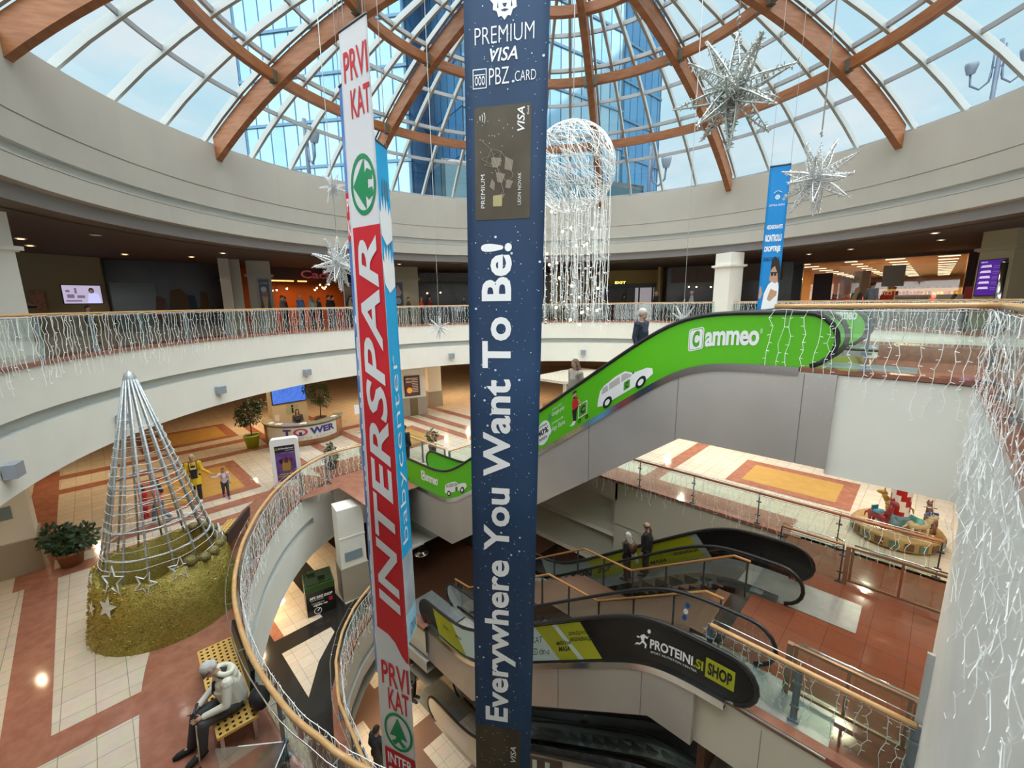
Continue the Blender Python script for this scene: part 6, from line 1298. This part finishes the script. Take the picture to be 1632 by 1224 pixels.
# television, small poster, cafe sign, pendants, exit sign, doors
tv = thing('television', 'wall television showing a person in white on the olive wall at left', 'television', (-26.0, -7.93, 1.80), RAD(19)); 
mb = MB(); mb.box((.06, 0, 0), (.08, 1.42, .88)); mb.build('frame', BLACKP, tv); SP = plane_surf((.105, -.67, -.40), (0, 1.34, 0), (0, 0, .80)); mb = MB(); SP.poly(mb, [(0, 0), (1, 0), (1, 1), (0, 1)], 0); SP.poly(mb, [(.6, .03), (.95, .03), (.93, .5), (.82, .58), (.66, .55)], .004, 1); SP.ring(mb, .74, .72, .075, .16, 1, 14, .005, 2); SP.ring(mb, .735, .68, .05, .1, 1, 12, .007, 3)
for a, b, w, h in ((.08, .62, .1, .12), (.1, .3, .18, .2), (.3, .55, .06, .3), (.35, .3, .2, .15), (.05, .1, .4, .08)): SP.poly(mb, [(a, b), (a+w, b), (a+w, b+h), (a, b+h)], .003, 4)
mb.build('display', [M('tv_pale', (.5, .45, .6), .3, emit=(.50, .44, .62), es=.9), M('tv_white', (.6, .6, .9), .3, emit=(.52, .55, .95), es=1.0), M('tv_dark', (.03, .02, .02), .3), M('tv_skin', (.3, .18, .14), .3, emit=(.3, .18, .14), es=.6), M('tv_grey', (.2, .16, .25), .3, emit=(.18, .14, .24), es=.8)], tv)
o = MB(); o.box((-25.35, -9.3, 1.5), (.04, .42, .85), RAD(19)); o = o.build('wall_poster', M('brick_poster', (.22, .10, .06), .6, noise=(8, (.34, .2, .13)))); tag(o, 'small brownish poster on the olive wall left of the television', 'poster')
tn = thing('event_tent', 'dark parasol shape with a white mark by the far left column', 'parasol', (-20.5, -10.1, 0)); mb = MB(); mb.lathe([(0, 1.62), (.5, 1.5), (.9, 1.28), (.9, 1.2)], (0, 0, 0), 8, 0, False); mb.build('canopy', M('dark_canvas', (.03, .025, .025), .8), tn); mb = MB(); mb.box((.55, .1, 1.0), (.05, .9, .7)); mb.build('hanging_flap', MAT['dark_canvas'], tn); mb = MB(); SP = plane_surf((.585, -.2, .85), (0, .35, 0), (0, 0, .35)); SP.poly(mb, [(0, 0), (.5, .9), (.9, .8), (1, 0)], 0); SP.ring(mb, .6, .4, .18, .2, 1, 12, .003, 1); mb.build('white_mark', [LETW, BLK], tn); mb = MB(); mb.tube([(0, 0, 0), (0, 0, 1.5)], .03, 8); mb.build('pole', STEEL, tn)
mu = thing('wall_mural', 'dim mural of figures on the dark shopfront at left', 'mural', (-26.6, -4.2, 1.7), RAD(5)); mb = MB(); SP = plane_surf((.1, -1.2, -1.5), (0, 3.0, 0), (0, 0, 2.6)); 
for pts, mi in (([(.0, .1), (.16, .1), (.16, .55), (.05, .6)], 0), ([(.2, .1), (.5, .05), (.55, .5), (.4, .75), (.25, .7)], 1), ([(.5, .3), (.62, .25), (.6, .6), (.5, .62)], 2), ([(.62, .1), (.85, .1), (.9, .55), (.7, .72)], 1), ([(.3, .3), (.42, .15), (.5, .45), (.38, .6)], 0)): SP.poly(mb, pts, .004*mi, mi)
mb.build('painted_figures', [M('mural_pink', (.09, .045, .03), .6), M('mural_ochre', (.085, .05, .015), .6), M('mural_blue', (.02, .04, .09), .6)], mu)
mb = MB(); wallseg(mb, (-26.75, -6.9), (-26.6, -5.2), .1, 2.4, 0, .05); struct(mb.build('window_2', M('dim_shop_window', (.045, .06, .05), .15)))
cg = thing('cafe_sign', 'red rimmed white cafe sign letters above the orange bar', 'sign', (-26.75, 2.6, 2.85), RAD(3)); SP = plane_surf((.12, -.6, 0), (0, 2.6, 0), (0, 0, .5)); mb = MB(); SP.text(mb, 'Cacao', 0, 0, 1, 1, .035, off=.0); mb.build('letter_rim', M('sign_red', (.35, .02, .03), .4, emit=(.5, .04, .04), es=.3), cg); mb = MB(); SP.text(mb, 'Cacao', .01, .03, .99, .97, -.005, off=.01); mb.build('letters', M('sign_pale', (.55, .5, .5), .4), cg)
for i, (y0, y1) in enumerate(((.05, 1.66), (1.9, 2.45))):
    o = MB(); o.bar((-26.9, y0, 2.68), (-26.9, y1, 2.68), .06, .07); o = o.build('strip_light', M('orange_strip', (1, .5, .2), .5, emit=(1, .42, .12), es=3)); tag(o, ('long orange strip light above the cafe bar', 'short orange strip light above the cafe bar')[i], 'strip light', 'cafe strip lights')
lamp(-27.4, 2, 2.6, 60, 1.0, (1, .42, .12), name='cafe_lamp'); lamp(-27.6, 4.5, 2.6, 45, 1.0, (1, .42, .12), name='cafe_lamp')
PEN = [(-25.56, -.03, 2.05), (-25.59, .22, 2.08), (-25.65, .8, 2.17), (-25.73, 2.46, 2.11), (-25.73, 2.59, 2.23), (-25.72, 2.8, 2.43), (-25.72, 2.94, 2.27), (-25.72, 3.14, 2.31), (-25.72, 3.05, 2.2), (-25.71, 3.35, 2.47), (-24.29, 9.82, 1.93), (-23.91, 10.71, 1.97), (-10.2, 21.58, 2.07), (-9.72, 21.67, 2.05), (-8.82, 21.81, 2.02)]
for i, q in enumerate(PEN):
    t = thing('pendant_lamp', 'small glowing pendant lamp over the orange cafe bar' if i < 10 else ('glowing pendant lamp in the dark cafe between the tall banners' if i < 12 else 'round glowing pendant lamp left of the cream pillar'), 'pendant lamp', q, 0, 'pendants over the cafe bar' if i < 10 else ('pendants between the banners' if i < 12 else 'pendants left of the pillar'))
    mb = MB(); mb.ball((0, 0, 0), (.055, .055, .07), 8); mb.build('bulb', M('bulb_glow', (1, .7, .4), .5, emit=(1, .62, .28), es=9), t); mb = MB(); mb.tube([(0, 0, .05), (0, 0, 3.5-q[2])], .008, 4); mb.build('cable', BLACKP, t)
    mb = MB(); mb.lathe([(.03, .12), (.08, .04), (.085, .03)], (0, 0, 0), 10); mb.build('shade', M('copper_shade', (.35, .15, .06), .3, .8), t)
ch = thing('chandelier', 'small brass chandelier near the navy banner in the dark cafe', 'chandelier', (-22.9, 13.0, 2.55)); mb = MB()
for k in range(8): mb.ball((.3*cos(k), .3*sin(k), .05*(k % 2)), .05, 6)
mb.build('bulbs', M('brass_glow', (.6, .45, .15), .4, emit=(.8, .6, .2), es=.7), ch); mb = MB(); mb.tube([(.3*cos(a), .3*sin(a), .0) for a in [2*pi*i/16 for i in range(16)]], .02, 5, closed=True); mb.tube([(0, 0, 0), (0, 0, .95)], .01, 4); mb.build('ring', BLACKP, ch)
ex = thing('exit_sign', 'glowing yellow exit sign on the yellow wall near the entrance doors', 'sign', (-15.7, 21.9, 2.58), RAD(-57)); mb = MB(); mb.box((0, 0, 0), (.10, 1.0, .30)); mb.build('box', BLACKP, ex); SP = plane_surf((.055, -.42, -.1), (0, .84, 0), (0, 0, .2)); mb = MB(); SP.text(mb, 'EXIT', 0, 0, 1, 1, .05, off=.004); mb.build('lettering', M('exit_glow', (.8, .7, .1), .5, emit=(.9, .75, .12), es=1.6), ex)
mb = MB(); SP = plane_surf((-17.0, 20.9, 0), (2.3, 1.53, 0), (0, 0, 2.35)); SP.poly(mb, [(0, 0), (1, 0), (1, 1), (0, 1)], 0); struct(mb.build('wall_entrance', M('entrance_dark', (.05, .03, .02), .4)))
mb = MB()
for a, b in ((-15.9, 21.5), (-15.2, 22.0), (-14.4, 22.5), (-13.5, 22.9)): mb.box((a, b, 1.1), (.12, .12, 2.2), RAD(30))
for z in (2.2,): mb.bar((-16.1, 21.35, z+.12), (-13.3, 22.95, z+.12), .2, .3)
struct(mb.build('door_1', M('door_frame_dark', (.015, .014, .018), .4)))
mb = MB(); SP = plane_surf((-15.9, 21.75, .05), (2.4, 1.4, 0), (0, 0, 2.1)); SP.poly(mb, [(0, 0), (1, 0), (1, 1), (0, 1)], 0); struct(mb.build('window_3', M('daylit_door_glass', (.5, .48, .5), .4, emit=(.62, .56, .60), es=.38)))
for i, (x, y) in enumerate(((-20.12, -9.22), (-22.27, -9.1), (-17.59, -7.48), (-23.79, -6.36), (-23.29, -4.04), (-20.75, -3.32), (1.74, 14.53), (1.92, 17.49), (-16.87, 23.77), (-15.83, 24.0), (-17.48, 21.63), (-20.9, 5.6), (-17.5, 12.2), (-1.2, 18.6), (-3.1, 19.7))):
    warm = i in (0, 1, 3, 4); t = thing('ceiling_downlight', ('warm glowing round downlight near the far left column', 'second warm round downlight right of the far left column', 'unlit looking round downlight near the drum soffit at left', 'warm round downlight above the dark shop', 'warm round downlight at the right end of the dark shop', 'pale round downlight beside the grey panelled column', 'pale round downlight nearer the khaki column', 'second pale round downlight before the supermarket', 'small downlight before the exit sign', 'small downlight above the entrance doors', 'small downlight left of the exit sign', 'pale downlight near the olive column', 'pale downlight near the navy banner', 'small downlight above the supermarket poster', 'small downlight left of the supermarket')[i], 'ceiling lamp', (x, y, 3.49))
    mb = MB(); mb.lathe([(.11, 0), (.15, 0), (.15, -.015), (.11, -.02)], (0, 0, 0), 20); mb.build('trim_ring', M('lamp_trim', (.6, .55, .45), .4), t); mb = MB(); mb.lathe([(0, -.006), (.11, -.006)], (0, 0, 0), 20); mb.build('glow_disc', DOWN if warm else DOWNC if i != 2 else M('weak_glow', (.5, .5, .45), .5, emit=(.6, .58, .5), es=.6), t)
    l = D.lights.new('downlight_lamp', 'SPOT'); l.energy = 60; l.spot_size = RAD(110); l.color = (1, .76, .45) if warm else (1, .9, .75); l.shadow_soft_size = .1; lo = D.objects.new('downlight_lamp', l); COL.objects.link(lo); lo.parent = t; lo.location = (0, 0, -.05)

# ------------------------------------------------------------------ outside, seen through the dome
def tower_mat(name, c1, c2, line, bw, bh, rot):
    m = D.materials.new(name); m.use_nodes = True; t = m.node_tree; b = t.nodes['Principled BSDF']; b.inputs['Roughness'].default_value = .06; b.inputs['Metallic'].default_value = .55
    tcn = t.nodes.new('ShaderNodeTexCoord'); br = t.nodes.new('ShaderNodeTexBrick'); br.offset = 0; br.inputs['Scale'].default_value = 1; br.inputs['Brick Width'].default_value = bw; br.inputs['Row Height'].default_value = bh; br.inputs['Mortar Size'].default_value = .07; br.inputs['Color1'].default_value = (*c1, 1); br.inputs['Color2'].default_value = (*c2, 1); br.inputs['Mortar'].default_value = (*line, 1); br.inputs['Bias'].default_value = -.2
    cx = t.nodes.new('ShaderNodeCombineXYZ'); sx_ = t.nodes.new('ShaderNodeSeparateXYZ'); ad = t.nodes.new('ShaderNodeMath'); ad.operation = 'ADD'
    t.links.new(tcn.outputs['Object'], sx_.inputs[0]); t.links.new(sx_.outputs['X'], ad.inputs[0]); t.links.new(sx_.outputs['Y'], ad.inputs[1]); t.links.new(ad.outputs[0], cx.inputs['X']); t.links.new(sx_.outputs['Z'], cx.inputs['Y']); t.links.new(cx.outputs[0], br.inputs['Vector']); t.links.new(br.outputs['Color'], b.inputs['Base Color'])
    return m
TW = tower_mat('tower_glass', (.23, .36, .43), (.13, .27, .38), (.03, .09, .16), 1.3, 3.6, 0); TWD = tower_mat('tower_glass_deep', (.07, .22, .38), (.05, .17, .33), (.02, .07, .14), 1.3, 3.6, 0)
def block(name, label, p, q, depth, z0, z1, mats):
    p, q = Vector(p), Vector(q); d = q-p; an = atan2(d.y, d.x); t = thing(name, label, 'building', (p.x, p.y, z0), an); L = d.length; h = z1-z0
    for nm, x0, x1, y, m in (('front_facade', 0, L, 0, mats[0]),): mb = MB(); mb.box((L/2, .15, h/2), (L, .3, h)); mb.build(nm, m, t)
    mb = MB(); mb.box((.15, depth/2, h/2), (.3, depth, h)); mb.build('side_facade', mats[1], t); mb = MB(); mb.box((L-.15, depth/2, h/2), (.3, depth, h)); mb.build('side_facade', mats[1], t)
    mb = MB(); mb.box((L/2, depth/2, h-.2), (L, depth, .4)); mb.build('roof', STEEL, t)
    mb = MB()
    for i in range(int(h/3.6)): mb.box((L/2, -.06, 3.6*i), (L, .14, .22))
    mb.build('floor_bands', M('facade_band', (.06, .14, .22), .3, .4), t); return t
block('office_tower', 'blue glass office tower seen through the left half of the dome', (-44.06, 4.82), (-31.24, 13.73), 14, 6.0, 62, (TW, TWD))
block('office_tower', 'taller pale glass tower with visible corner seen through the middle of the dome', (-27.03, 16.02), (-23.52, 34.54), 12, 6.0, 66, (TW, TWD))
block('office_tower', 'deep blue glass wing at the right of the pale tower', (-23.52, 34.54), (-22.91, 41.71), 3, 9.0, 60, (TWD, TWD))
block('podium', 'low dark glass podium with a white roof edge below the pale tower', (-27.5, 14.0), (-20.5, 34.0), 2.0, 6.0, 12.6, (M('podium_glass', (.03, .08, .10), .1, .4), M('podium_side', (.04, .09, .12), .2, .3)))
def street_lamp(label, x, y, z0, z1, arms, hang=False):
    t = thing('street_lamp', label, 'street lamp', (x, y, 6.95)); LM = M('lamp_blue_grey', (.04, .065, .11), .5); h = z1-6.95
    mb = MB(); mb.tube([(0, 0, 0), (0, 0, h)], .13, 8); mb.build('pole', LM, t)
    for s in arms:
        mb = MB(); mb.tube([(.24*s, 0, h-.3), (.24*s, 0, h-2.2)], .06, 6); mb.tube([(.24*s, 0, h-1.7), (.30*s, 0, h-2.4), (.7*s, 0, h-2.75), (1.15*s, 0, h-2.4), (1.22*s, 0, h-1.7)], .07, 6); mb.bar((0, 0, h-.6), (.24*s, 0, h-.6), .08, .08); mb.bar((0, 0, h-1.6), (.24*s, 0, h-1.6), .08, .08); mb.build('arm', LM, t)
        mb = MB(); mb.lathe([(0, 0), (.22, .05), (.34, .5), (.36, .7), (0, .8)], (1.22*s, 0, h-1.7), 10); mb.build('lantern', M('lantern_grey', (.10, .13, .17), .4), t)
street_lamp('two armed street lamp outside the dome at upper right', 3.1, 36.6, 7, 17.6, (1, -1))
street_lamp('street lamp outside behind the globe ornament', -13.7, 22, 7, 11.9, (1,))
street_lamp('street lamp outside behind the royal blue banner', -27.5, 3.5, 7, 12.6, (1,))
